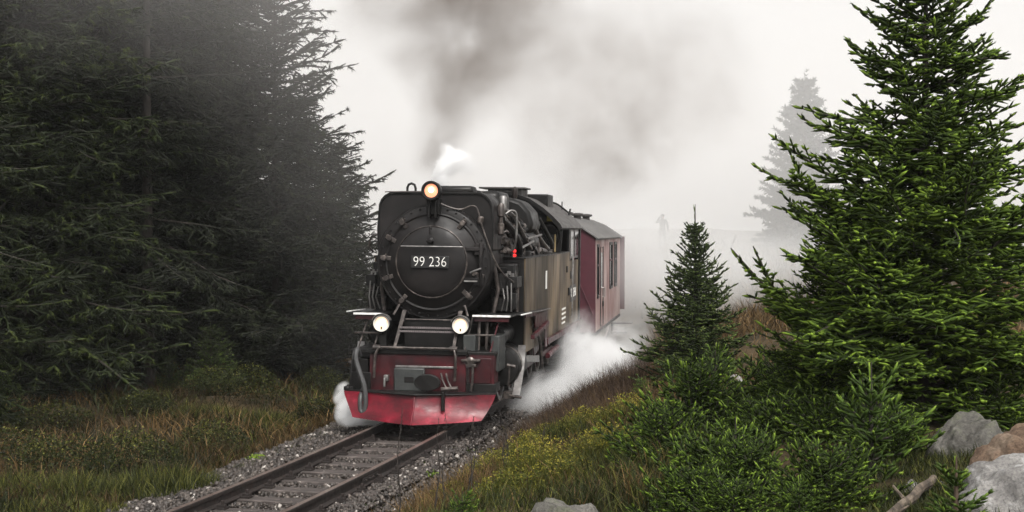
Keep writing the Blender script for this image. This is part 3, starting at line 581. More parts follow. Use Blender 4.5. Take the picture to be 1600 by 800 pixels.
# cab
roofp = [(-1.2,2.74),(-1.17,2.80),(-1.05,2.93),(-.85,3.10),(-.6,3.26),(-.3,3.36),(0,3.40),(.3,3.36),(.6,3.26),(.85,3.10),(1.05,2.93),(1.17,2.80),(1.2,2.74)]
inn = [(x*.975, z-.03) for x, z in roofp]
P('cab_roof', MB().shell(roofp, inn, 'y', 6.75, 10.7), CABROOF, bevel=.004, smooth=40)
wallp = [(-1.12,2.28)]+[(x*.96, z-.03) for x, z in roofp]+[(1.12,2.28)]
fr = MB()
hole = arc(.78, 2.62, .24, 0, 360, 20)[:-1]
P('cab_front_wall', MB().prism(wallp, 'y', 7.3, 7.33), BLACK, bevel=0)
for sd in (-1, 1):
    b = MB().lathe([(.21,0),(.24,-.02),(.26,0)], (sd*.88,7.3,2.6), (0,1,0), 24); wf = P('cab_front_window', b, BLACK, bevel=0); P('pane', MB().lathe([(.2,-.004),(.2,-.012)], (sd*.88,7.3,2.6), (0,1,0), 24), GLASS, wf, bevel=0)
    L = (lambda a, b: (a, b) if sd > 0 else (-b, -a))
    # cab side: lower panel, posts, curved glass corner
    b = MB().box(*L(1.10,1.135), 8.68, 10.6, .86, 2.10); cs = P('cab_side_panel', b, TANK if sd > 0 else BLACK)
    for yy in (8.68, 9.5, 10.5): P('cab_post', MB().prism([(1.10 if sd > 0 else -1.14, 2.10),(1.14 if sd > 0 else -1.10, 2.10),(1.13 if sd > 0 else -1.09, 2.80),(1.09 if sd > 0 else -1.13, 2.80)], 'y', yy, yy+.1), BLACK)
    f = P('cab_window', MB().box(*L(1.115,1.14), 8.82, 9.46, 2.14, 2.72), PIPE); P('pane', MB().box(*L(1.141,1.147), 8.87, 9.41, 2.19, 2.67), GLASS, f, bevel=0)
    f = P('cab_window', MB().box(*L(1.115,1.14), 9.64, 10.44, 2.14, 2.72), PIPE); P('pane', MB().box(*L(1.141,1.147), 9.69, 10.39, 2.19, 2.67), GLASS, f, bevel=0)
    P('cab_hand_rail', MB().tube([(sd*1.17,8.78,1.0),(sd*1.2,8.78,1.05),(sd*1.2,8.78,2.2),(sd*1.17,8.78,2.25)], .016, 8), STEEL, bevel=0)
    P('cab_rear_post', MB().box(*L(1.06,1.165), 10.6, 10.75, .6, 2.76), BLACK)
    P('cab_steps', MB().box(*L(.95,1.2), 9.6, 10.0, .42, .45).box(*L(.95,1.2), 9.6, 10.0, .18, .21).box(*L(.93,.96), 9.6, 10.0, .18, .8), REDP)
    b = MB().box(*L(1.136,1.146), 8.95, 9.4, 1.75, 1.90); P('builder_plate', b, BLACK, cs)
    b = MB().box(*L(1.136,1.144), 8.95, 10.1, 1.30, 1.62); npl = P('number_plate', b, surf('cab_plate_black', [(.3,(.02,.02,.02)),(.8,(.04,.04,.04))], 9, rough=(.4,.5), bump=0), cs)
    text('plate_numerals', '99 236', .26, NUMW, npl, (sd*1.148, 9.52, 1.46), (math.radians(90),0,math.radians(90*sd)), .003, .95)
P('cab_rear_wall', MB().prism(wallp, 'y', 10.62, 10.65), BLACK, bevel=0)
P('cab_lower_front', MB().box(-1.1,1.1,8.66,8.69,.9,2.28), BLACK, bevel=0)
P('coal_bunker', MB().box(-.92,.92,10.75,11.35,.8,2.5), BLACK, bevel=.03)
P('roof_vent', MB().box(-.2,.42,7.0,7.9,3.3,3.45), CABROOF, bevel=.02); P('roof_vent_lid', MB().box(-.35,.5,6.9,7.7,3.44,3.47), CABROOF)
P('roof_hatch', MB().box(.25,.80,7.9,8.8,3.12,3.37), BLACK, bevel=.02)
b = MB(); b.tube(smooth_path([(.62,8.9,3.25),(.8,9.3,3.22),(.95,9.6,3.1),(1.0,10.0,3.03)]), .018, 8)
b.tube([(1.0,9.9,3.0),(1.02,9.95,3.12)], .02, 6); b.tube([(.9,9.5,3.1),(.9,9.5,3.26)], .012, 6); P('whistle_pipe', b, BLACK, bevel=0)
P('whistle', MB().lathe([(.03,0),(.045,.03),(.045,.17),(.02,.2)], (.55,5.2,3.23), (0,0,1), 12), PIPE, bevel=0)
P('roof_front_rib', MB().shell([(x*1.004, z+.004) for x, z in roofp], [(x*.96, z-.045) for x, z in roofp], 'y', 6.70, 6.75), BLACK, bevel=0, smooth=40)
P('yellow_warning_plate', MB().box(.86,1.01,7.285,7.298,2.86,2.95), YEL, bevel=0)
P('fire_tool', MB().box(1.03,1.06,7.0,7.04,2.3,2.62), surf('pale_wood_handle', [(.3,(.25,.18,.08)),(.8,(.4,.3,.15))], 12, rough=(.6,.8), bump=.1))
# marks on the tank side
tk = [o for o in loco.children if o.name.startswith('side_tank')][-1]
P('white_level_strip', MB().box(1.151,1.156,4.72,4.90,1.72,2.02), NUMW, tk, bevel=0)
b = MB(); rr = random.Random(2)
for j in range(4):
    y = 7.35
    while y < 7.95:
        ww = rr.uniform(.05,.13); b.box(1.151,1.154, y, y+ww, 1.22-j*.085, 1.255-j*.085); y += ww+rr.uniform(.03,.05)
P('small_white_lettering', b, NUMW, tk, bevel=0)
P('tank_latch', MB().box(1.15,1.17,8.05,8.2,1.9,2.02), BLACK, tk); P('tank_latch', MB().box(1.15,1.18,8.4,8.6,1.45,1.6), BLACK, tk)
for yy in (3.3, 5.9): P('tank_seam', MB().box(1.150,1.154,yy,yy+.05,.87,2.26), TANK, tk, bevel=0)
# ------------------------------------------------------------------ passenger coach behind
coach = tag(empty('passenger_coach', (1.8128-1.22*math.cos(.1425), 32+1.22*math.sin(.1425), -.32), -.1425), 'dark crimson railway coach with grey arched roof coupled behind the locomotive', 'railway coach')
CL = 7.45
def C(name, mb, mat, parent=coach, bevel=.006, **k): return mb.obj(name, mat, parent, bevel=bevel, **k)
C('body', MB().box(-1.18,1.18,.03,CL,.80,2.84), COACHE)
C('end_wall', MB().prism([(-1.2,.80),(1.2,.80),(1.2,2.84),(1.05,2.98),(.8,3.13),(.5,3.25),(0,3.33),(-.5,3.25),(-.8,3.13),(-1.05,2.98),(-1.2,2.84)], 'y', 0, .03), COACHE)
for x in (-.6,.0,.6): C('end_rib', MB().box(x-.02,x+.02,-.02,0,.82,2.9), COACHE)
C('end_brace', MB().tube([(.2,-.02,2.2),(1.0,-.02,.95)], .012, 6), COACHE, bevel=0)
C('end_brace', MB().tube([(.45,-.04,2.8),(1.15,-.04,1.2)], .01, 6), COACHE, bevel=0)
rp_ = [(-1.27,2.83),(-1.22,2.875),(-1.05,2.99),(-.8,3.15),(-.5,3.27),(-.2,3.345),(.2,3.345),(.5,3.27),(.8,3.15),(1.05,2.99),(1.22,2.875),(1.27,2.83)]
C('roof', MB().shell(rp_, [(x*.985, z-.035) for x, z in rp_], 'y', -.06, CL+.08), ROOF, smooth=50)
for y in (1.2, 3.6, 5.9): C('roof_vent', MB().lathe([(.09,0),(.09,.09),(.15,.11),(.15,.15),(.05,.17)], (.45,y,3.25), (0,0,1), 14), CABROOF, bevel=0)
# right and left side: planks (individually raised), windows, door
for sd in (1, -1):
    L = (lambda a, b: (a, b) if sd > 0 else (-b, -a))
    wins = [(.32,.80,1.55,2.68),(3.85,4.75,1.62,2.70),(5.35,6.2,1.62,2.70)]
    y = .04; rr = random.Random(8)
    base = None
    while y < CL-.05:
        y2 = min(y+.145, CL-.01); pr = rr.uniform(0,.003)
        segs = [(.82,2.82)]
        for (a, b_, z0, z1) in wins+[(1.25,2.0,.86,2.62)]:
            if y2 > a+.01 and y < b_-.01: segs = [(.82,z0),(z1,2.82)] if z0 > .9 else [(z1,2.82)]
        for (z0, z1) in segs:
            C('plank', MB().box(*L(1.18,1.2+pr), y+.0015, y2-.0015, z0, z1), COACHR, bevel=.002)
        y = y2
    for (a, b_, z0, z1) in wins:
        f = C('window', MB().box(*L(1.18,1.218), a-.02, a+.05, z0-.02, z1+.02).box(*L(1.18,1.218), b_-.05, b_+.02, z0-.02, z1+.02).box(*L(1.18,1.218), a+.05, b_-.05, z1-.05, z1+.02).box(*L(1.18,1.225), a+.05, b_-.05, z0-.03, z0+.04), BLACK)
        C('pane', MB().box(*L(1.18,1.192), a+.05, b_-.05, z0+.04, z1-.05), GLASS, f, bevel=0)
        C('sash_bar', MB().box(*L(1.192,1.204), a+.05, b_-.05, (z0+z1)/2+.1, (z0+z1)/2+.14), COACHE, f, bevel=0)
    d = C('door', MB().box(*L(1.18,1.192), 1.26, 1.99, .86, 2.61), COACHR)
    C('pane', MB().box(*L(1.192,1.2), 1.45, 1.82, 1.7, 2.5), GLASS, d, bevel=0)
    C('door_trim', MB().box(*L(1.18,1.212), 1.25, 1.30, .86, 2.64).box(*L(1.18,1.212), 1.96, 2.0, .86, 2.64), BLACK, d)
    C('door_handle', MB().tube([(sd*1.2,1.86,1.5),(sd*1.25,1.86,1.5),(sd*1.25,1.86,1.7),(sd*1.2,1.86,1.7)], .012, 6), STEEL, d, bevel=0)
    C('door_handle', MB().box(*L(1.2,1.23), 1.8, 1.9, 1.28, 1.4), BLACK, d)
    C('sill_beam', MB().box(*L(1.12,1.21), 0, CL, .74, .80), BLACK)
    C('end_post', MB().box(*L(1.15,1.32), CL+.02, CL+.06, .92, 2.84), COACHE)
    for k, (z, xo) in enumerate(((.60,1.55),(.36,1.42))): C('footboard', MB().box(*L(1.0,xo), CL-.55, CL-.1, z-.04, z), PIPE)
    C('step_bracket', MB().box(*L(1.0,1.04), CL-.5, CL-.44, .3, .76).box(*L(1.0,1.04), CL-.2, CL-.14, .3, .76), BLACK)
    for y in (1.5, 3.1, 4.9, 6.5):
        b = MB().lathe([(.36,-.05),(.36,.05),(.39,.06),(.39,.08)], (sd*.55,y,.36), (-sd,0,0), 24); C('wheel', b, PIPE, bevel=0)
    for y in (2.3, 5.7): C('bogie_frame', MB().box(*L(.68,.74), y-1.1, y+1.1, .34, .56), BLACK)
C('underframe', MB().box(-.9,.9,.1,CL-.1,.5,.74), BLACK)
# ------------------------------------------------------------------ vegetation
def needles(S, T, k, length, width, rng, spread=(35,62), droop=.0):
    """S (n,2,3) shoot segments -> triangles of needles all round each shoot"""
    n = len(S); d = S[:,1]-S[:,0]; L = np.linalg.norm(d, axis=1, keepdims=True)+1e-9; d = d/L
    ref = np.where(np.abs(d[:,2:3]) > .9, np.array([[1.,0,0]]), np.array([[0,0,1.]]))
    a = np.cross(d, ref); a /= np.linalg.norm(a, axis=1, keepdims=True); b = np.cross(a, d)
    t = rng.random((n,k,1)); ph = rng.uniform(0, 2*np.pi, (n,k,1)); al = np.radians(rng.uniform(*spread, (n,k,1)))
    rad = a[:,None]*np.cos(ph)+b[:,None]*np.sin(ph)
    dr = d[:,None]*np.cos(al)+rad*np.sin(al); dr[:,:,2] -= droop
    p = S[:,None,0]+d[:,None]*(t*L[:,None])
    side = np.cross(dr, rng.normal(size=(n,k,3))); side /= np.linalg.norm(side, axis=2, keepdims=True)+1e-9
    ln = length*rng.uniform(.75,1.2,(n,k,1)); w = width*.5
    V = np.stack([p-side*w, p+side*w, p+dr*ln], 2).reshape(-1,3)
    F = np.arange(len(V), dtype=np.int32).reshape(-1,3)
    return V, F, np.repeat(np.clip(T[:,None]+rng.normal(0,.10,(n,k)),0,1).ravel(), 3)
def spindles(S, T, r, rng, sides=5):
    """the dense needle-covered core of each shoot: a short tapering body, lighter towards the new tip"""
    n = len(S); d = S[:,1]-S[:,0]; L = np.linalg.norm(d, axis=1, keepdims=True)+1e-9; d = d/L
    ref = np.where(np.abs(d[:,2:3]) > .9, np.array([[1.,0,0]]), np.array([[0,0,1.]]))
    a = np.cross(d, ref); a /= np.linalg.norm(a, axis=1, keepdims=True); b = np.cross(a, d)
    q = 2*np.pi*np.arange(sides)/sides; rad = a[:,None]*np.cos(q)[None,:,None]+b[:,None]*np.sin(q)[None,:,None]
    rr = r*rng.uniform(.75,1.2,(n,1,1))*rng.uniform(.8,1.2,(n,sides,1))
    V = np.concatenate([S[:,None,0]+rad*rr*.7, S[:,None,0]+d[:,None]*(L[:,None]*.6)+rad*rr*1.0, S[:,None,0]+d[:,None]*(L[:,None]*1.06)], 1)
    F = []
    for k in range(sides):
        k2 = (k+1) % sides; F += [(k,k2,sides+k2),(k,sides+k2,sides+k),(sides+k,sides+k2,2*sides)]
    F = (np.array(F)[None]+(2*sides+1)*np.arange(n)[:,None,None]).reshape(-1,3)
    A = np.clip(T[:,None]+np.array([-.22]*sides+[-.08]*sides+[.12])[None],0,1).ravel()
    return V.reshape(-1,3), F, A
def unit(v): return v/(np.linalg.norm(v)+1e-9)
def spruce_skeleton(seed, H, R, z0=.1, whorl=.22, per=6, shoot=.07, sub=.09, up_top=55, up_bot=8, shape=.75, leader=.35, seg=.09, sweep=0, sag=0, lean=(0,0), bottom_cut=0, fill=1.0, side_ang=52, gap=None, wob=.05, inter=0, topgap=.85, lr=(.58,1.14), sf=1.0, zr=1.0, a3=48):
    """returns shoots (n,2,3), tint, wood (list of (points, radius))"""
    r = random.Random(seed); S, T, W = [], [], []
    def chain(p, d, L, bend, tint):
        """run of segments from p along d, curving; returns points"""
        n = max(1, round(L/seg)); pts = [p]; q = d.copy()
        for i in range(n):
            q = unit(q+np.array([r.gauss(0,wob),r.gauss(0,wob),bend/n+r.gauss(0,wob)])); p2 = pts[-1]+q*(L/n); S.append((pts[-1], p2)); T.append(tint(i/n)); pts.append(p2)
        return pts
    z = z0; top = H-leader; lv = []
    while z < top: lv.append(z); z += whorl*r.uniform(.7,1.15)*(1 if z < H*.55 else topgap)
    W.append(([(lean[0]*t, lean[1]*t, t*H) for t in (0,.25,.5,.75,1)], .018+H*.0095, .004))
    chain(np.array([lean[0]*top/H,lean[1]*top/H,top]), np.array([0,0,1.]), leader, 0, lambda t: .55+.35*t)
    lv = [(z, 1.0, per) for z in lv+[top]]+[(r.uniform(z0, top), .62, 1.2) for _ in range(inter)]
    for z, lf, per_ in lv:
        f = z/H; Lr = R*max(0.0, 1-f)**shape*(1 if f > .12 else .85)+.05; Lr *= lf; nb = max(1 if lf < 1 else 3, int(per_*r.uniform(.8,1.25))); a0 = r.random()*6.28
        org = np.array([lean[0]*f, lean[1]*f, z])
        for k in range(nb):
            if r.random() > fill: continue
            az = a0+6.283*k/nb+r.uniform(-.3,.3); L = Lr*r.uniform(*lr)
            if gap and gap(z, az, r): continue
            e = math.radians(up_bot+(up_top-up_bot)*f**1.6+r.uniform(-8,8)); d = np.array([math.cos(az)*math.cos(e), math.sin(az)*math.cos(e), math.sin(e)])
            if L < .12: chain(org, d, max(L,.08), .1, lambda t: .6+.3*t); continue
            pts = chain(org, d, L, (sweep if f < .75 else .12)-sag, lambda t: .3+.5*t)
            W.append(([tuple(p) for p in pts[::max(1,len(pts)//5)]]+[tuple(pts[-1])], .006+.008*L, .002))
            hz = unit(np.array([-math.sin(az), math.cos(az), 0]))
            # side shoots, both sides, in the plane of the branch
            pos = .10*L; ps = np.array(pts); 
            while pos < L*.97:
                t = pos/L; fi = t*(len(ps)-1); i = min(int(fi), len(ps)-2); p = ps[i]+(ps[i+1]-ps[i])*(fi-i); dd = unit(ps[i+1]-ps[i])
                for sgn in (-1,1):
                    sl_ = min((L-pos)*.62, .55*L*(.35+t))*sf*r.uniform(.6,1.2)+.035
                    sl_ = min(sl_, L*.5+.04); an = math.radians(side_ang+r.uniform(-9,9))
                    sd_ = unit(dd*math.cos(an)+hz*sgn*math.sin(an)+np.array([0,0,r.uniform(-.16,.22)*zr-sag*.5]))
                    out = (t*.6+.4*(L/ max(R,.1)))
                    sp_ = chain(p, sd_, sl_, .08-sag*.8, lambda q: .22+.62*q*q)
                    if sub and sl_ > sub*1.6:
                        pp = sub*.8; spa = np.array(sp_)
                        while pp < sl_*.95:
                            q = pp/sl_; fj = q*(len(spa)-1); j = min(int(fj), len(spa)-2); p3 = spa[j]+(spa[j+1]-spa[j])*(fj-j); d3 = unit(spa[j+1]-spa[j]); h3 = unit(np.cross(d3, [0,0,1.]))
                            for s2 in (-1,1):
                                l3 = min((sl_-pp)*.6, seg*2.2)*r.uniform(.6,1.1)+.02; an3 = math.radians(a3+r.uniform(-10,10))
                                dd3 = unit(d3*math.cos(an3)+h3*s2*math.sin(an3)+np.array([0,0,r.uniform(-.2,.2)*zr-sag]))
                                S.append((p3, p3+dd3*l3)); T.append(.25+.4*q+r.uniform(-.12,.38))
                            pp += sub*r.uniform(.8,1.25)
                pos += shoot*r.uniform(.8,1.25)
    return np.array(S), np.array(T), W
def tree_meshes(sk, rng, k, ln, wd, mat, wood, spread=(35,62), droop=0, core=0, sides=5):
    S, T, W = sk
    V, F, A = needles(S, T, k, ln, wd, rng, spread, droop)
    if core: V, F, A = stack([(V, F, A), spindles(S, T, core, rng, sides)])
    crown = np_mesh('crown', V, tri=F, mat=mat, attr=A)
    b = MB()
    for pts, r0, r1 in W: b.tube(pts, r0, 6 if r0 > .02 else 4, caps=False, r1=r1)
    o = b.obj('trunk', wood, None, fix=False, smooth=80); me = o.data; bpy.data.objects.remove(o)
    return crown, me
def place_tree(name, meshes, x, y, rz, s, label, cat, group=None, dz=0, z=None):
    t = tag(empty(name, (x, y, (gz(x,y) if z is None else z)-.03+dz), rz), label, cat, group); t.scale = (s,s,s)
    c = link(bpy.data.objects.new('crown', meshes[0]), t); link(bpy.data.objects.new('trunk', meshes[1]), t)
    return t
SPR = foliage('young_spruce_needles', (.004,.008,.0015), (.048,.082,.008), (.25,.37,.04), rough=.72, trans=.10, spec=.18, vscale=1.6, patch=.3)
SPR2 = foliage('bushy_spruce_needles', (.004,.007,.003), (.050,.075,.018), (.17,.215,.055), rough=.75, trans=.1, spec=.15, vscale=2.2, patch=.25)
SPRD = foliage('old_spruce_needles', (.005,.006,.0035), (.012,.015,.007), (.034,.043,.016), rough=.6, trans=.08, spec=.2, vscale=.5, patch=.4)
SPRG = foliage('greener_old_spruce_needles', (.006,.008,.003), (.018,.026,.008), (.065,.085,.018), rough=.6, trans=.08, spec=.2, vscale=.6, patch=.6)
SPRL = foliage('yellow_green_needles', (.010,.020,.003), (.075,.13,.014), (.30,.41,.055), rough=.68, trans=.12, spec=.2, vscale=2.5, patch=.3)
R_ = lambda s: np.random.default_rng(s)
# big young spruce, right
big = tree_meshes(spruce_skeleton(23, 4.55, 1.98, z0=.05, whorl=.112, per=6.6, shoot=.098, sub=.088, up_top=38, up_bot=-10, shape=.98, leader=.4, seg=.092, sweep=.5, wob=.09, inter=70, side_ang=54, topgap=1.3, lr=(.70,1.12), sf=.76, zr=1.9, a3=54), R_(1), 11, .020, .0042, SPR, BARK, core=.0112, sides=4)
place_tree('spruce_tree', big, 3.32, 12.0, .6, 1, 'tall bright green young spruce rising out of the frame above the boulders', 'spruce tree')
m2 = tree_meshes(spruce_skeleton(35, 2.55, 1.12, z0=.05, whorl=.085, per=8, shoot=.085, sub=.10, up_top=60, up_bot=-4, shape=1.0, leader=.42, seg=.095, sweep=.4, wob=.08, inter=30, side_ang=52, topgap=1.4, lr=(.68,1.08), sf=.8, zr=1.8, a3=54), R_(2), 7, .021, .006, SPR2, BARK, core=.0105, sides=4)
place_tree('spruce_tree', m2, 2.53, 20.6, .3, 1, 'bushy dark spruce with a bare pointed leader standing beside the coach', 'spruce tree')
place_tree('spruce_tree', big, (1300-800)/2330*12.9, 12.9, 2.9, .56, 'shorter bright green spruce pressed against the left side of the tall one', 'spruce tree', z=.52)
# low spruces in front of the big one
sh = tree_meshes(spruce_skeleton(44, 1.2, 1.05, z0=.05, whorl=.095, per=7.5, shoot=.09, sub=.09, up_top=62, up_bot=2, shape=.5, leader=.16, seg=.09, sweep=.6, wob=.09, inter=20, side_ang=52, sf=.75, zr=1.8, a3=54), R_(3), 14, .018, .0038, SPR, BARK, core=.0085, sides=4)
sh2 = tree_meshes(spruce_skeleton(45, .98, .60, z0=.04, whorl=.13, per=5, shoot=.10, sub=.10, up_top=58, up_bot=14, shape=.65, leader=.26, seg=.09, sweep=.5, wob=.08, side_ang=50, sf=.8, zr=1.5, a3=52), R_(4), 18, .017, .0038, SPRL, BARK, core=.009)
for (px, py, y, rz, s, m, lab) in [
    (1095, 588, 13.2, .2, 1.12, sh, 'low spreading spruce at the left end of the green thicket beside the grass'),
    (1215, 580, 14.2, 4.1, 1.1, sh, 'low spruce behind the thicket below the bushy dark spruce'),
    (1290, 640, 11.4, 1.9, 1.0, sh, 'low spreading spruce filling the middle of the thicket'),
    (1175, 705, 10.0, 3.0, .78, sh, 'low bushy spruce at the bottom edge right of the pale rock'),
    (1150, 652, 10.9, .9, 1.0, sh2, 'small lighter spruce with a short leader in the middle of the thicket'),
    (1362, 566, 10.2, 2.5, 1.1, sh2, 'pale green young spruce with an upright leader in front of the tall spruce'),
    (1290, 715, 9.2, 5.5, .75, sh, 'low spruce at the bottom edge left of the log'),
    (1400, 660, 10.6, 3.7, .8, sh, 'low spruce between the pale green spruce and the boulders'),
    (1105, 700, 10.4, 1.0, .88, sh, 'low spruce filling the left front of the thicket above the bottom edge'),
    (1200, 640, 11.8, 2.2, .9, sh, 'low spruce in the middle of the thicket behind the small lighter one'),
    (1085, 745, 9.4, 1.3, .6, sh, 'small spruce clump at the bottom edge nearest the pale rock'),
    (1045, 650, 12.2, 4.4, .88, sh, 'low spruce whose branches reach furthest left over the dry path'),
    (1150, 765, 8.8, 2.1, .6, sh, 'spruce clump cut by the bottom edge below the middle of the thicket'),
    (1235, 650, 12.4, 1.1, .9, sh, 'low spruce behind the middle of the thicket'),
    (1450, 610, 13.0, .4, 1.1, sh, 'low spruce at the foot of the tall spruce trunk'),
    (1250, 745, 8.9, 3.3, .42, sh2, 'tiny pale spruce poking out low in the thicket'),
    (1540, 600, 11.6, 5.0, .8, sh, 'low green spruce behind the boulders'),
    (1118, 535, 17.0, .5, .95, sh2, 'slim young spruce right of the bushy dark spruce'),
    (1002, 590, 19.5, .5, .45, sh2, 'small dark spruce at the left foot of the bushy dark spruce'),
    (722, 762, 9.0, 1.2, .42, sh2, 'small bright spruce seedling at the bottom edge near the track')]:
    hh = (1.2 if m is sh else .98)*s; x = (px-800)/2330*y; top = CAM_H-(py-360)/2330*y
    place_tree('spruce_sapling', m, x, y, rz, s, lab, 'spruce sapling', z=top-hh+.03)
# seedling beside the boulders
sd_m = tree_meshes(spruce_skeleton(61, .42, .17, z0=.06, whorl=.07, per=4, shoot=.05, sub=0, up_top=50, up_bot=25, shape=.5, leader=.15, seg=.05, sweep=.3), R_(5), 30, .014, .003, SPRL, TWIG, core=.008)
place_tree('spruce_seedling', sd_m, 2.30, 7.7, 0, 1.0, 'thin spruce seedling with two upright tips beside the grey boulder', 'spruce seedling', z=1.12)
# old spruces of the dark forest, left
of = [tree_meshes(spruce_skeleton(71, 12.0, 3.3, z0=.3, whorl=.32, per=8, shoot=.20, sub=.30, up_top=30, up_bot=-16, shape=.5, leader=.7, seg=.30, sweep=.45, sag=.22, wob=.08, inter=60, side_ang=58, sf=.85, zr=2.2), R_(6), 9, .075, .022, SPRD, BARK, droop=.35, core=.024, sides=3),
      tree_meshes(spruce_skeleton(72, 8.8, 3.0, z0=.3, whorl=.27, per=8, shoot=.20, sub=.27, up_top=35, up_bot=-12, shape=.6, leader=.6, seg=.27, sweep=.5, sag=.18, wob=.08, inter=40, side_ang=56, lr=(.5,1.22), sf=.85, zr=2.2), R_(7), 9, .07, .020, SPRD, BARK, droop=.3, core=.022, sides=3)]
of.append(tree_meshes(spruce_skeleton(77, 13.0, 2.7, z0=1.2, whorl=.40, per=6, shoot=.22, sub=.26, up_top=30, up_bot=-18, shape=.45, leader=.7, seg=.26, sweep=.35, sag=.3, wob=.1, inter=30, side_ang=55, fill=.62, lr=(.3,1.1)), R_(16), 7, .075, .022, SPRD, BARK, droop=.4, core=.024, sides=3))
for (x, y, rz, s, v, lab) in [
    (-6.75, 27.6, 2.4, 1.0, 2, 'thin crowned spruce whose dark bare trunk shows in front of the wood'),
    (-10.6, 24.0, 4.4, .95, 2, 'sparse spruce with broken branches near the left edge'),
    (-4.7, 29.6, .4, 1.0, 1, 'dark spruce nearest the locomotive whose long branches reach over it'),
    (-7.6, 31.0, 2.2, 1.2, 0, 'tall dark spruce with a thick trunk left of the one beside the locomotive'),
    (-8.6, 26.4, 4.0, 1.1, 0, 'tall dark spruce above the brown grass in the left of the wood'),
    (-9.3, 21.6, 1.0, .95, 0, 'green tinged spruce at the left edge of the picture'),
    (-8.2, 36.5, 5.2, 1.15, 0, 'misty grey spruce behind the spruce beside the locomotive'),
    (-10.8, 31.5, .9, 1.3, 0, 'tall dark spruce in the second row of the wood'),
    (-13.0, 26.5, 3.3, 1.3, 0, 'dark spruce at the far left of the wood'),
    (-9.2, 37.5, 2.9, 1.35, 0, 'tall misty spruce deep in the wood'),
    (-14.5, 34.0, 5.8, 1.4, 0, 'tall spruce in the back row at the left'),
    (-4.7, 33.6, 1.7, .72, 1, 'shorter dark spruce behind the locomotive boiler at the wood edge'),
    (-12.0, 40.0, .2, 1.4, 0, 'spruce in the last row of the wood'),
    (-4.3, 37.0, 4.6, .62, 1, 'low misty spruce half hidden behind the locomotive at the wood edge'),
    (-9.0, 33.9, 3.6, 1.25, 0, 'dense spruce filling the gap behind the thick trunked one'),
    (-11.2, 27.8, 5.1, 1.15, 0, 'dark spruce between the left edge and the middle of the wood'),
    (-9.3, 43.5, 2.6, 1.35, 0, 'pale misty spruce farthest back above the locomotive side of the wood')]:
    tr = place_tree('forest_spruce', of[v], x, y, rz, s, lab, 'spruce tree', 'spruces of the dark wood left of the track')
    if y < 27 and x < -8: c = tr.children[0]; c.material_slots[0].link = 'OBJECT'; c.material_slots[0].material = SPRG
ls = tree_meshes(spruce_skeleton(81, 1.45, .72, z0=.05, whorl=.12, per=6, shoot=.1, sub=.12, up_top=55, up_bot=12, shape=.7, leader=.3, seg=.11, sweep=.2), R_(8), 12, .035, .008, SPR2, BARK)
place_tree('spruce_sapling', ls, -5.5, 27.2, .5, 1.0, 'small dark spruce standing in the grass before the dark wood', 'spruce sapling')
place_tree('spruce_sapling', ls, -6.35, 27.6, 2.5, .62, 'tiny dark spruce left of the small one before the wood', 'spruce sapling')
place_tree('spruce_sapling', ls, -8.05, 22.8, 1.5, .95, 'dark green spruce sapling at the left edge above the grass', 'spruce sapling')
# misty spruce in the distance, right
far = tree_meshes(spruce_skeleton(91, 6.6, 2.3, z0=.3, whorl=.24, per=8, shoot=.24, sub=.3, up_top=45, up_bot=-5, shape=.75, leader=.6, seg=.28, sweep=.3, sag=.1, wob=.07, lr=(.7,1.1)), R_(9), 12, .15, .05, SPRD, BARK)
place_tree('distant_spruce', far, 13.7, 70, .3, 1.28, 'grey misty spruce far behind in the fog', 'spruce tree')
# ---- grass and low plants
def ribbons(n, place, hr, wr, bend, rng, tint, z_off=-.02, lean=.35, segs=2):
    """blades: two quads each; place(n) -> x,y"""
    x, y, hs = place(n, rng); z = ground_z(x, y)+z_off; n = len(x)
    h = rng.uniform(*hr, n)*hs; w = rng.uniform(*wr, n); az = rng.uniform(0, 6.283, n); ln = np.abs(rng.normal(0, lean, n)); b2 = rng.uniform(.2,1,n)*bend
    dx, dy = np.cos(az), np.sin(az); fa = rng.uniform(0,6.283,n); wx, wy = np.cos(fa)*w*.5, np.sin(fa)*w*.5
    V = []
    for t, ws in ((0,1),(.55,.8),(1,0)):
        off = h*(ln*t+b2*t*t); zz = z+h*t*np.maximum(.25,(1-.5*ln*t-.35*b2*t)); cx_, cy_ = x+dx*off, y+dy*off
        if ws: V += [np.stack([cx_-wx*ws, cy_-wy*ws, zz],1), np.stack([cx_+wx*ws, cy_+wy*ws, zz],1)]
        else: V += [np.stack([cx_,cy_,zz],1)]
    V = np.stack(V,1).reshape(-1,3); b = 5*np.arange(n)[:,None,None]
    F = (np.array([(0,1,3),(0,3,2),(2,3,4)])[None]+b).reshape(-1,3)
    tt = tint(x, y, rng, n) if callable(tint) else np.clip(rng.normal(tint,.2,n),0,1)
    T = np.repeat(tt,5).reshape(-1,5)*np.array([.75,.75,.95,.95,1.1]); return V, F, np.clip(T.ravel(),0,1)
def band(Y0, Y1, d0, d1, clump=None, pw=1.0, inner=None):
    def f(n, rng):
        Y = Y0+(Y1-Y0)*rng.random(n)**pw; d = d0+(d1-d0)*rng.random(n)
        m = slope(np.maximum(Y,4)); c = 1/np.sqrt(1+m*m); x = track_x(Y)+d*c; y = Y-d*m*c
        hs = np.ones(n)
        if clump:
            q = .5+.5*np.sin(x*clump[0]+1.3*np.sin(y*clump[0]*.8+clump[2]))*np.sin(y*clump[0]*1.15+1.1*np.sin(x*clump[0]*.7)+clump[2]*2)
            keep = rng.random(n) < (clump[1]+(1-clump[1])*q**1.5); hs = .45+.75*q; x, y, hs = x[keep], y[keep], hs[keep]
        return x, y, hs
    return f
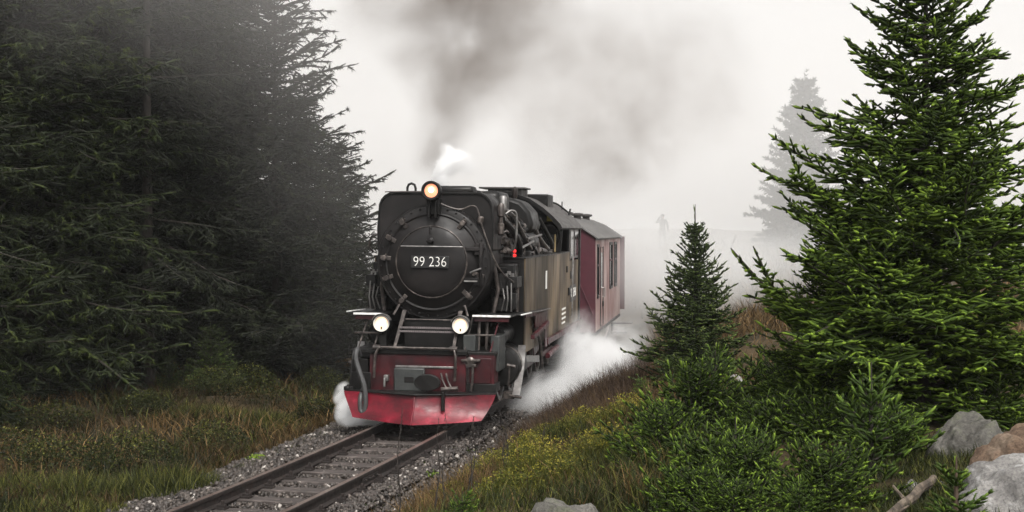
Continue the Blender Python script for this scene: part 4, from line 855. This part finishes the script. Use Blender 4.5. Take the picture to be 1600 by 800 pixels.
def mounds(cs):
    def f(n, rng):
        k = rng.integers(0, len(cs), n); c = np.array(cs)[k]; r = np.sqrt(rng.random(n)); a = rng.uniform(0,6.283,n)
        return c[:,0]+c[:,2]*r*np.cos(a), c[:,1]+c[:,2]*.8*r*np.sin(a), c[:,3]*(1-.55*r*r)
    return f
GDRY = foliage('dry_brown_grass', (.014,.010,.005), (.088,.055,.022), (.28,.18,.08), rough=.7, trans=.25, spec=.15, vscale=1.2, patch=.5)
GGRN = foliage('dark_green_grass', (.005,.008,.002), (.026,.033,.007), (.17,.17,.035), rough=.6, trans=.25, spec=.2, vscale=1.0, patch=.5)
GYEL = foliage('yellow_green_shrub', (.018,.022,.005), (.075,.090,.015), (.32,.27,.04), rough=.6, trans=.3, spec=.2, vscale=2.2, patch=.6)
GDRK = foliage('dark_heather', (.018,.012,.009), (.06,.040,.028), (.14,.10,.07), rough=.8, trans=.1, spec=.1, vscale=1.5, patch=.4)
def grass(name, parts, mat, label, cat):
    V, F, T = stack(parts); tag(link(bpy.data.objects.new(name, np_mesh(name, V, tri=F, mat=mat, attr=T))), label, cat, kind='stuff')
def leaves(n, place, hr, size, rng, tint):
    x, y, hs = place(n, rng); n = len(x); z = ground_z(x,y)+rng.uniform(0,1,n)**.6*hs*hr[1]; c = np.stack([x+rng.normal(0,.03,n),y+rng.normal(0,.03,n),z],1)
    a = rng.normal(size=(n,3)); a /= np.linalg.norm(a,axis=1,keepdims=True); b = np.cross(a, rng.normal(size=(n,3))); b /= np.linalg.norm(b,axis=1,keepdims=True); s = rng.uniform(*size,n)[:,None]
    V = np.stack([c-a*s, c+b*s*.5, c+a*s, c-b*s*.5],1).reshape(-1,3); bb = 4*np.arange(n)[:,None,None]
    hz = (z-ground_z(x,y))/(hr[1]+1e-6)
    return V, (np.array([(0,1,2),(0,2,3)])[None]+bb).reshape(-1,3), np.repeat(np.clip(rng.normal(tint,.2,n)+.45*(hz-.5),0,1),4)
r1 = R_(31)
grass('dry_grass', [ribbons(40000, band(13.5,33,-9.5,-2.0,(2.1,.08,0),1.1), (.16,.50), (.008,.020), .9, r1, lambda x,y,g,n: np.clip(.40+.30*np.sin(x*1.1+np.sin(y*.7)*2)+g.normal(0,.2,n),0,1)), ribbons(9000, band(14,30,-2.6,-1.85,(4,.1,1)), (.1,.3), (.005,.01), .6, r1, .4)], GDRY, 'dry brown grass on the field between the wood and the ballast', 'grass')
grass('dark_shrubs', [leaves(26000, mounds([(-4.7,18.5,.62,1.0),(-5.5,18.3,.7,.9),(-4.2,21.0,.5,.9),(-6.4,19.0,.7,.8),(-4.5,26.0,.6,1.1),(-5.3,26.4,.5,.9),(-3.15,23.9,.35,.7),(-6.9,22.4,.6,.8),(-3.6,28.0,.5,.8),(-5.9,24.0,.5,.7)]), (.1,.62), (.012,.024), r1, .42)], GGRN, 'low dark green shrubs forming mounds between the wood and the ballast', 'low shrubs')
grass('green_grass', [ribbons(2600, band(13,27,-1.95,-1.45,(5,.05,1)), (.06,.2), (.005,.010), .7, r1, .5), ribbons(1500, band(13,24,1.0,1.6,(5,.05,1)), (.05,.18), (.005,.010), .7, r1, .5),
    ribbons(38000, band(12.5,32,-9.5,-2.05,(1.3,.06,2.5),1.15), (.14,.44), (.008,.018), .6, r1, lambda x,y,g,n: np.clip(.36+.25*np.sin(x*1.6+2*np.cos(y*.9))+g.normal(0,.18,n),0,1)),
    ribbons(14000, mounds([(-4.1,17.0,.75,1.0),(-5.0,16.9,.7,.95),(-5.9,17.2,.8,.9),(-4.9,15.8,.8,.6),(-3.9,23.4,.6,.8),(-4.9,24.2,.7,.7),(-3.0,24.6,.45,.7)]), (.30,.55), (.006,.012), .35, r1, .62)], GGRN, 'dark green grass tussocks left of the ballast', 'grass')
grass('bank_dry_grass', [ribbons(26000, band(16.5,33,1.5,4.2,(2.6,.25,1),.9), (.16,.42), (.004,.010), .55, r1, .35), ribbons(9000, band(11.5,19,1.6,4.6,(3,.2,4)), (.12,.34), (.004,.010), .6, r1, .55),
    ribbons(14000, band(30,75,1.8,12,(1.1,.2,1),1.3), (.2,.6), (.02,.05), .5, r1, .5), ribbons(22000, band(15,40,3.4,12,(1.5,.15,3)), (.15,.5), (.008,.02), .7, r1, .55)], GDRY, 'brown grass on the bank right of the track', 'grass')
grass('pale_path_grass', [ribbons(7000, mounds([(1.5,18.6,.45,1),(1.9,19.4,.4,1),(1.15,17.9,.3,.9),(1.35,18.1,.35,.9),(2.3,18.6,.4,.9)]), (.05,.15), (.006,.012), 1.2, r1, .95)], GDRY, 'short bleached grass on the bare path along the bank', 'grass')
grass('bank_heather', [ribbons(22000, band(17.5,27,1.45,2.9,(3.3,.3,2.2)), (.2,.48), (.004,.008), .3, r1, .4, lean=.5)], GDRK, 'dark heather on the bank edge beside the locomotive wheels', 'heather')
ym = mounds([(.25,13.6,.38,1.3),(.85,14.0,.32,1.2),(-.35,15.9,.32,1.1),(-.7,15.0,.22,.8),(.7,15.4,.3,1.0),(-.05,12.4,.3,.9),(1.2,15.6,.28,1.1),(.3,16.5,.28,.9),(.4,12.6,.3,1.0),(.1,14.7,.25,1.1),(-.2,17.4,.2,.8)])
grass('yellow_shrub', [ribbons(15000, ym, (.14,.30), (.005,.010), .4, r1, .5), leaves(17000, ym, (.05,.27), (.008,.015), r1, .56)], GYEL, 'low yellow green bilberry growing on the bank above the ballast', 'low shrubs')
grass('green_bank_grass', [ribbons(15000, band(11,17,2.7,4.7,(2.2,.2,6)), (.14,.36), (.005,.010), .5, r1, .5)], GGRN, 'green grass on the near bank beside the spruce thicket', 'grass')
grass('near_dry_grass', [ribbons(5000, band(14.0,16.6,1.35,1.95,(6,.1,3)), (.18,.36), (.004,.008), .45, r1, .6)], GDRY, 'tan dry grass at the ballast edge in the bottom of the picture', 'grass')
wm = [(-1.36,16.4,.12,.5),(-1.0,17.6,.12,.4),(-1.15,18.3,.15,.4),(-3.35,19.4,.12,.5),(-.7,19.5,.2,.4),(-.62,20.4,.2,.4),(-1.55,15.6,.14,.4),(-1.9,15.4,.12,.4)]
grass('trackside_weeds', [leaves(1500, mounds(wm), (.02,.16), (.014,.03), r1, .7)], SPRL, 'small green weeds growing in the ballast', 'weeds')
# thin dark dead stalks in front of the ballast
rs = random.Random(4)
for (px, yb, yt, Y, slab) in [(621,800,640,11.5,'tall thin dead stalk, leftmost, in front of the gravel right of the rail'),(682,800,655,12.0,'thin dead stalk left of the two above the bright seedling'),(692,760,640,12.4,'thin dead stalk above the left side of the bright seedling'),(738,770,650,12.8,'thin dead stalk rising above the right side of the bright seedling'),
    (733,740,660,13,'short dead stalk just left of the one above the bright seedling'),(790,715,640,14,'thin dead stalk in front of the right end of the plow'),(786,730,655,13.8,'short dead stalk beside the one at the right end of the plow'),(848,700,655,14.5,'rightmost dead stalk in front of the yellow green shrubs')]:
    x = (px-800)/2330*Y; z1 = CAM_H-(yt-360)/2330*Y; z0 = gz(x, Y)-.02
    n = 7; pts = [(x+.015*math.sin(i*1.3+px)+.02*i/n, Y+.02*math.cos(i+px), z0+(z1-z0)*i/n) for i in range(n+1)]
    b = MB().tube(pts, .007, 5, r1=.002)
    for i in range(26):
        t = rs.uniform(.15,1); q = Vector(pts[0]).lerp(Vector(pts[-1]), t); a = rs.uniform(0,6.28); l = rs.uniform(.02,.07)*(1.3-t); b.tube([q, q+Vector((math.cos(a)*l*.5, math.sin(a)*l*.5, l))], .003, 3, r1=.001)
    tag(b.obj('dead_stalk', BARK, None, fix=False), slab, 'plant', 'dead stalks beside the ballast')
# bare twigs and poles in the fog
b = MB()
bx, by = 7.95, 55.0; z0 = gz(bx,by)
b.tube([(bx,by,z0-.1),(bx+.1,by,z0+.7),(bx+.3,by,z0+1.3)], .03, 5, r1=.008); b.tube([(bx+.1,by,z0+.6),(bx-.25,by,z0+1.2)], .015, 4, r1=.005); b.tube([(bx+.1,by,z0+.8),(bx+.35,by,z0+1.25)], .012, 4, r1=.005)
tag(b.obj('bare_sapling', BARK, None, fix=False), 'thin bare sapling on the misty slope left of the distant spruce', 'sapling')
# ------------------------------------------------------------------ boulders
def rockmat(name, c, lich):
    m, nt, p = newmat(name); v = coords(nt); a = noise(nt, 3.5, 8, .7, v); r = ramp(nt, c); nt.links.new(a.outputs['Fac'], r.inputs[0])
    sp_ = noise(nt, 60, 4, .7, v); r2 = ramp(nt, [(.35,(.6,.6,.6)),(.5,(1,1,1)),(.68,(1.25,1.24,1.2))]); nt.links.new(sp_.outputs['Fac'], r2.inputs[0])
    mu = nt.nodes.new('ShaderNodeMixRGB'); mu.blend_type = 'MULTIPLY'; mu.inputs[0].default_value = 1; nt.links.new(r.outputs[0], mu.inputs[1]); nt.links.new(r2.outputs[0], mu.inputs[2])
    l = noise(nt, 7, 8, .75, v); r3 = ramp(nt, [(.52,(0,0,0)),(.62,(1,1,1))]); nt.links.new(l.outputs['Fac'], r3.inputs[0]); mx = nt.nodes.new('ShaderNodeMixRGB'); mx.inputs[2].default_value = (*lich,1)
    sc_ = nt.nodes.new('ShaderNodeMath'); sc_.operation = 'MULTIPLY'; sc_.inputs[1].default_value = .5; nt.links.new(r3.outputs[0], sc_.inputs[0]); nt.links.new(sc_.outputs[0], mx.inputs[0]); nt.links.new(mu.outputs[0], mx.inputs[1])
    nt.links.new(mx.outputs[0], p.inputs['Base Color']); p.inputs['Roughness'].default_value = .85; p.inputs['Specular IOR Level'].default_value = .25
    bn = noise(nt, 22, 10, .75, v); b = nt.nodes.new('ShaderNodeBump'); b.inputs['Strength'].default_value = .9; b.inputs['Distance'].default_value = .03; nt.links.new(bn.outputs['Fac'], b.inputs['Height']); nt.links.new(b.outputs[0], p.inputs['Normal'])
    return m
RG = rockmat('pale_granite', [(.3,(.10,.095,.09)),(.5,(.23,.22,.21)),(.7,(.40,.39,.37))], (.5,.5,.5))
RB = rockmat('brown_granite', [(.3,(.07,.045,.03)),(.5,(.17,.115,.08)),(.7,(.30,.24,.19))], (.12,.085,.05))
RM = rockmat('mossy_granite', [(.3,(.045,.042,.037)),(.5,(.13,.123,.11)),(.7,(.29,.275,.25))], (.06,.07,.03))
from mathutils import noise as mno
def boulder(x, y, top, rx, ry, rz, seed, mat, label, rot=0):
    import bmesh
    bm = bmesh.new(); bmesh.ops.create_icosphere(bm, subdivisions=6, radius=1)
    for v in bm.verts:
        p = v.co.copy(); q = p+Vector((seed*3.1,seed*1.7,seed*.9))
        f = 1+.22*mno.noise(q*1.1)+.12*mno.noise(q*2.6)+.055*mno.noise(q*6)-.05*max(0,.12-abs(mno.noise(q*3.1)))*4*.5+.022*mno.noise(q*17)
        pl_ = max(-.9, min(.82+.1*mno.noise(q*2), p.z)); v.co = Vector((p.x*rx*f, p.y*ry*f, pl_*rz*f))
    me = bpy.data.meshes.new('boulder'); bm.to_mesh(me); bm.free(); me.materials.append(mat); me.polygons.foreach_set('use_smooth', [True]*len(me.polygons))
    mz = max(v.co.z for v in me.vertices); o = link(bpy.data.objects.new('boulder', me)); o.location = (x, y, top-mz); o.rotation_euler = (0,0,rot); return tag(o, label, 'boulder')
boulder(3.03, 8.3, 1.42, .62, .5, .55, 1, RG, 'pale grey granite boulder in the bottom right corner')
boulder(3.22, 9.1, 1.515, .40, .42, .5, 2, RB, 'rusty brown boulder at the right edge behind the pale one')
boulder(3.15, 10.2, 1.42, .32, .35, .5, 3, RM, 'grey green boulder behind the brown one under the tall spruce')
boulder(2.62, 9.2, 1.13, .26, .3, .4, 4, RG, 'small pale flat stone between the seedling and the boulders')
boulder(.34, 9.3, 1.0, .27, .3, .35, 5, RM, 'pale rock rising at the bottom edge left of the thicket')
boulder(2.62, 17.6, .98, .10, .12, .12, 6, RG, 'small white stone in the grass below the bushy spruce')
b = MB(); P0_, P1_ = Vector((1.90,7.9,1.06)), Vector((2.55,9.0,1.18))
b.tube([P0_.lerp(P1_, i/24)+Vector((.006*math.sin(i*.9),0,.005*math.cos(i*.7))) for i in range(25)], .036, 9, r1=.026); b.tube([P0_.lerp(P1_,.55), P0_.lerp(P1_,.62)+Vector((-.10,.02,.07))], .013, 6, r1=.007); b.tube([P0_.lerp(P1_,.3), P0_.lerp(P1_,.34)+Vector((.08,-.02,.05))], .011, 6, r1=.006)
tag(b.obj('fallen_log', surf('weathered_wood', [(.35,(.02,.015,.010)),(.5,(.075,.056,.040)),(.68,(.17,.135,.10))], 22, stretch=(1,.2,1), rough=(.7,.9), bump=.5), None, fix=False), 'weathered tan log lying in the grass left of the boulders', 'log')
grass('moss', [ribbons(19000, mounds([(2.3,8.2,.6,.9),(2.7,9.0,.55,.9),(1.9,9.3,.6,.9),(3.1,9.8,.6,.7),(2.0,8.4,.5,.9),(2.5,10.2,.6,.8),(1.2,9.0,.7,.8),(3.4,10.6,.7,.7)]), (.06,.22), (.005,.009), .6, r1, .5)], GGRN, 'short green grass and moss round the boulders', 'grass')
# ------------------------------------------------------------------ person in the fog
def skin_body(name, verts, edges, radii, mat, parent=None, root=0, sub=2):
    me = bpy.data.meshes.new(name); me.from_pydata(verts, edges, []); o = link(bpy.data.objects.new(name, me), parent)
    o.modifiers.new('skin','SKIN'); sk = me.skin_vertices[0].data
    for i, r in enumerate(radii): sk[i].radius = (r, r) if not isinstance(r, tuple) else r
    sk[root].use_root = True; s = o.modifiers.new('sub','SUBSURF'); s.levels = sub; s.render_levels = sub
    me.materials.append(mat); return o
PX, PY = 8.07, 80.0
per = tag(empty('person', (PX, PY, gz(PX,PY)-.02), .1), 'person in dark clothes standing in the fog with one hand raised to the head', 'person')
CLO = surf('dark_clothing', [(.3,(.02,.02,.022)),(.8,(.05,.048,.048))], 8, rough=(.8,.9), bump=.2); SKN = surf('skin', [(.3,(.3,.19,.14)),(.8,(.36,.24,.18))], 8, rough=(.6,.7), bump=0)
bvx = [(0,0,.98),(0,0,1.12),(0,.0,1.3),(0,.0,1.46),(0,0,1.55),(0,-.01,1.63),(0,-.01,1.72),
       (-.2,0,1.43),(-.36,-.1,1.32),(-.22,-.2,1.58),(-.14,-.2,1.66),
       (.2,0,1.43),(.27,.0,1.17),(.29,-.06,.92),(.29,-.08,.84),
       (-.10,0,.9),(-.13,.02,.5),(-.13,.04,.08),(-.14,-.12,.04),(.10,0,.9),(.14,.02,.5),(.15,.04,.08),(.17,-.12,.04)]
bed = [(0,1),(1,2),(2,3),(3,4),(4,5),(5,6),(3,7),(7,8),(8,9),(9,10),(3,11),(11,12),(12,13),(13,14),(0,15),(15,16),(16,17),(17,18),(0,19),(19,20),(20,21),(21,22)]
brd = [(.17,.12),(.16,.12),(.18,.13),(.13,.1),(.06,.06),(.085,.09),(.075,.085),.08,.055,.045,.04,.08,.06,.045,.04,.1,.075,.055,.045,.1,.075,.055,.045]
skin_body('body', bvx, bed, brd, CLO, per)
b = MB().lathe([(.06,0),(.105,.02),(.11,.07),(.07,.12),(.02,.135)], (0,-.01,1.66), (0,0,1), 16); b.obj('cap', CLO, per)
b = MB().lathe([(.02,-.02),(.06,.0),(.06,.02),(.02,.03)], (0,-.105,1.60), (0,1,0), 12); b.obj('face', SKN, per)
# ------------------------------------------------------------------ smoke, steam, mist
def vmul(nt, a, b, op='MULTIPLY', clamp=False):
    n = nt.nodes.new('ShaderNodeMath'); n.operation = op; n.use_clamp = clamp
    for i, q in enumerate((a, b)):
        if isinstance(q, (int, float)): n.inputs[i].default_value = q
        else: nt.links.new(q, n.inputs[i])
    return n.outputs[0]
def smoke(name, blobs, color, density, nscale, nlo, nhi, warp, label, cat, pad=.12, aniso=0, warp_scale=1.0, absorb=(0,0,0)):
    """blobs: (x,y,z, rx,ry,rz, strength) soft ellipsoids; density = sum of falloffs broken up by noise"""
    lo = [min(b[i]-b[3+i]*1.12 for b in blobs) for i in range(3)]; hi = [max(b[i]+b[3+i]*1.12 for b in blobs) for i in range(3)]
    c = [(lo[i]+hi[i])/2 for i in range(3)]; h = [(hi[i]-lo[i])/2 for i in range(3)]
    m = bpy.data.materials.new(name+'_volume'); m.use_nodes = True; nt = m.node_tree; nt.nodes.clear(); out = nt.nodes.new('ShaderNodeOutputMaterial'); pv = nt.nodes.new('ShaderNodeVolumePrincipled')
    tc = nt.nodes.new('ShaderNodeTexCoord'); P_ = tc.outputs['Object']
    wn = nt.nodes.new('ShaderNodeTexNoise'); wn.inputs['Scale'].default_value = nscale*.5; wn.inputs['Detail'].default_value = 1; nt.links.new(P_, wn.inputs['Vector'])
    s1 = nt.nodes.new('ShaderNodeVectorMath'); s1.operation = 'SUBTRACT'; s1.inputs[1].default_value = (.5,.5,.5); nt.links.new(wn.outputs['Color'], s1.inputs[0])
    s2 = nt.nodes.new('ShaderNodeVectorMath'); s2.operation = 'SCALE'; s2.inputs['Scale'].default_value = warp; nt.links.new(s1.outputs[0], s2.inputs[0])
    s3 = nt.nodes.new('ShaderNodeVectorMath'); s3.operation = 'ADD'; nt.links.new(P_, s3.inputs[0]); nt.links.new(s2.outputs[0], s3.inputs[1])
    tot = None
    for (x,y,z,rx,ry,rz,st) in blobs:
        a = nt.nodes.new('ShaderNodeVectorMath'); a.operation = 'SUBTRACT'; a.inputs[1].default_value = (x-c[0],y-c[1],z-c[2]); nt.links.new(s3.outputs[0], a.inputs[0])
        d = nt.nodes.new('ShaderNodeVectorMath'); d.operation = 'MULTIPLY'; d.inputs[1].default_value = (1/rx,1/ry,1/rz); nt.links.new(a.outputs[0], d.inputs[0])
        l = nt.nodes.new('ShaderNodeVectorMath'); l.operation = 'LENGTH'; nt.links.new(d.outputs[0], l.inputs[0])
        mr = nt.nodes.new('ShaderNodeMapRange'); mr.interpolation_type = 'SMOOTHSTEP'; mr.inputs[1].default_value = 1; mr.inputs[2].default_value = .15; mr.inputs[3].default_value = 0; mr.inputs[4].default_value = st; nt.links.new(l.outputs['Value'], mr.inputs[0])
        tot = mr.outputs[0] if tot is None else vmul(nt, tot, mr.outputs[0], 'ADD')
    n = nt.nodes.new('ShaderNodeTexNoise'); n.inputs['Scale'].default_value = nscale; n.inputs['Detail'].default_value = 5; n.inputs['Roughness'].default_value = .66; nt.links.new(s3.outputs[0], n.inputs['Vector'])
    mr = nt.nodes.new('ShaderNodeMapRange'); mr.interpolation_type = 'SMOOTHSTEP'; mr.inputs[1].default_value = nlo; mr.inputs[2].default_value = nhi; nt.links.new(n.outputs['Fac'], mr.inputs[0])
    dn = vmul(nt, vmul(nt, tot, mr.outputs[0]), density)
    nt.links.new(dn, pv.inputs['Density']); pv.inputs['Color'].default_value = (*color,1); pv.inputs['Anisotropy'].default_value = aniso; pv.inputs['Absorption Color'].default_value = (*absorb,1)
    nt.links.new(pv.outputs[0], out.inputs['Volume'])
    o = MB().box(-h[0],h[0],-h[1],h[1],-h[2],h[2]).obj(name, m, None); o.location = c
    return tag(o, label, cat, kind='stuff')
def at(px, py, Y):
    return ((px-800)/2330*Y, Y, CAM_H-(py-360)/2330*Y)
def blob(px, py, Y, rpx, rpy, ry, st):
    x, y, z = at(px, py, Y); return (x, y, z, rpx*Y/2330, ry, rpy*Y/2330, st)
smoke('dark_smoke', [blob(700,240,22.6,46,50,.6,1.3), blob(698,190,22.9,68,70,.9,1.4), blob(725,130,23.4,130,95,1.3,1.1), blob(745,50,24,180,115,1.6,.95), blob(740,-40,24.5,210,105,2.0,.85), blob(655,110,23.5,60,80,1.2,.35), blob(620,0,25,110,90,1.8,.25),
      blob(880,90,30,180,140,3.0,.2), blob(1030,120,34,200,180,4,.14), blob(930,215,35,190,110,3.0,.17), blob(935,275,36,95,65,1.8,.25)],
      (.30,.255,.225), 1.25, 1.15, .30, .70, 1.5, 'grey brown coal smoke rising from the chimney and drifting back', 'smoke')
smoke('chimney_steam', [blob(690,276,22.3,20,22,.25,1.0), blob(700,258,22.4,26,22,.3,1.0), blob(718,246,22.5,22,20,.3,.8), blob(698,240,22.5,18,20,.25,.6), blob(728,262,22.5,18,14,.25,.4)], (.99,.99,.99), 30, 4.2, .36, .60, .35, 'white steam puff at the foot of the smoke above the lamp', 'steam')
smoke('ground_steam', [blob(935,585,26.5,90,66,2.4,1.0), blob(860,625,23.5,74,36,1.3,.9), blob(990,600,27.5,60,45,1.8,.7), blob(905,540,28,50,55,1.5,.45), blob(975,540,31,70,60,2.5,.15)], (.995,.995,.995), 5.4, 2.4, .38, .64, 1.0, 'white steam rolling out beside the wheels over the grass', 'steam')
smoke('cylinder_steam', [blob(543,642,21.2,22,24,.3,1.0), blob(572,657,21.0,44,9,.3,1.0), blob(534,612,21.4,15,22,.25,.4)], (.998,.998,.998), 60, 5, .36, .6, .22, 'white steam puff behind the left end of the plow', 'steam')
smoke('wood_mist', [blob(470,-60,26,430,350,2.2,1.0), blob(540,200,26.4,260,300,1.8,.5), blob(120,-60,23,300,240,2.0,.6), blob(560,500,26.4,150,170,1.2,.18)], (.98,.955,.93), .15, .3, -.1, 1.0, .8, 'thin mist drifting through the tops of the dark wood', 'mist')
smoke('slope_mist', [blob(1090,430,37,170,110,4.5,1.0), blob(990,420,40,90,120,4,.9), blob(1230,420,36,150,80,4,.6)], (.99,.99,.985), .27, .35, .2, .6, 1.2, 'pale mist over the slope right of the coach', 'mist')
def even_volume(name, x0, x1, y0, y1, z0, z1, dens, col, label, cat):
    m = bpy.data.materials.new(name+'_volume'); m.use_nodes = True; nt = m.node_tree; nt.nodes.clear(); out = nt.nodes.new('ShaderNodeOutputMaterial'); pv = nt.nodes.new('ShaderNodeVolumePrincipled')
    pv.inputs['Density'].default_value = dens; pv.inputs['Color'].default_value = (*col,1); nt.links.new(pv.outputs[0], out.inputs['Volume'])
    return tag(MB().box(x0,x1,y0,y1,z0,z1).obj(name, m, None), label, cat, kind='stuff')
even_volume('haze', -165, 165, -35, 265, -2.5, 19, .0004, (.97,.97,.97), 'thin even mist in the air over the whole scene', 'haze')
even_volume('fog_bank', -60, 90, 41, 250, -2, 18, .026, (.985,.98,.975), 'thick white fog hiding everything behind the coach', 'fog')
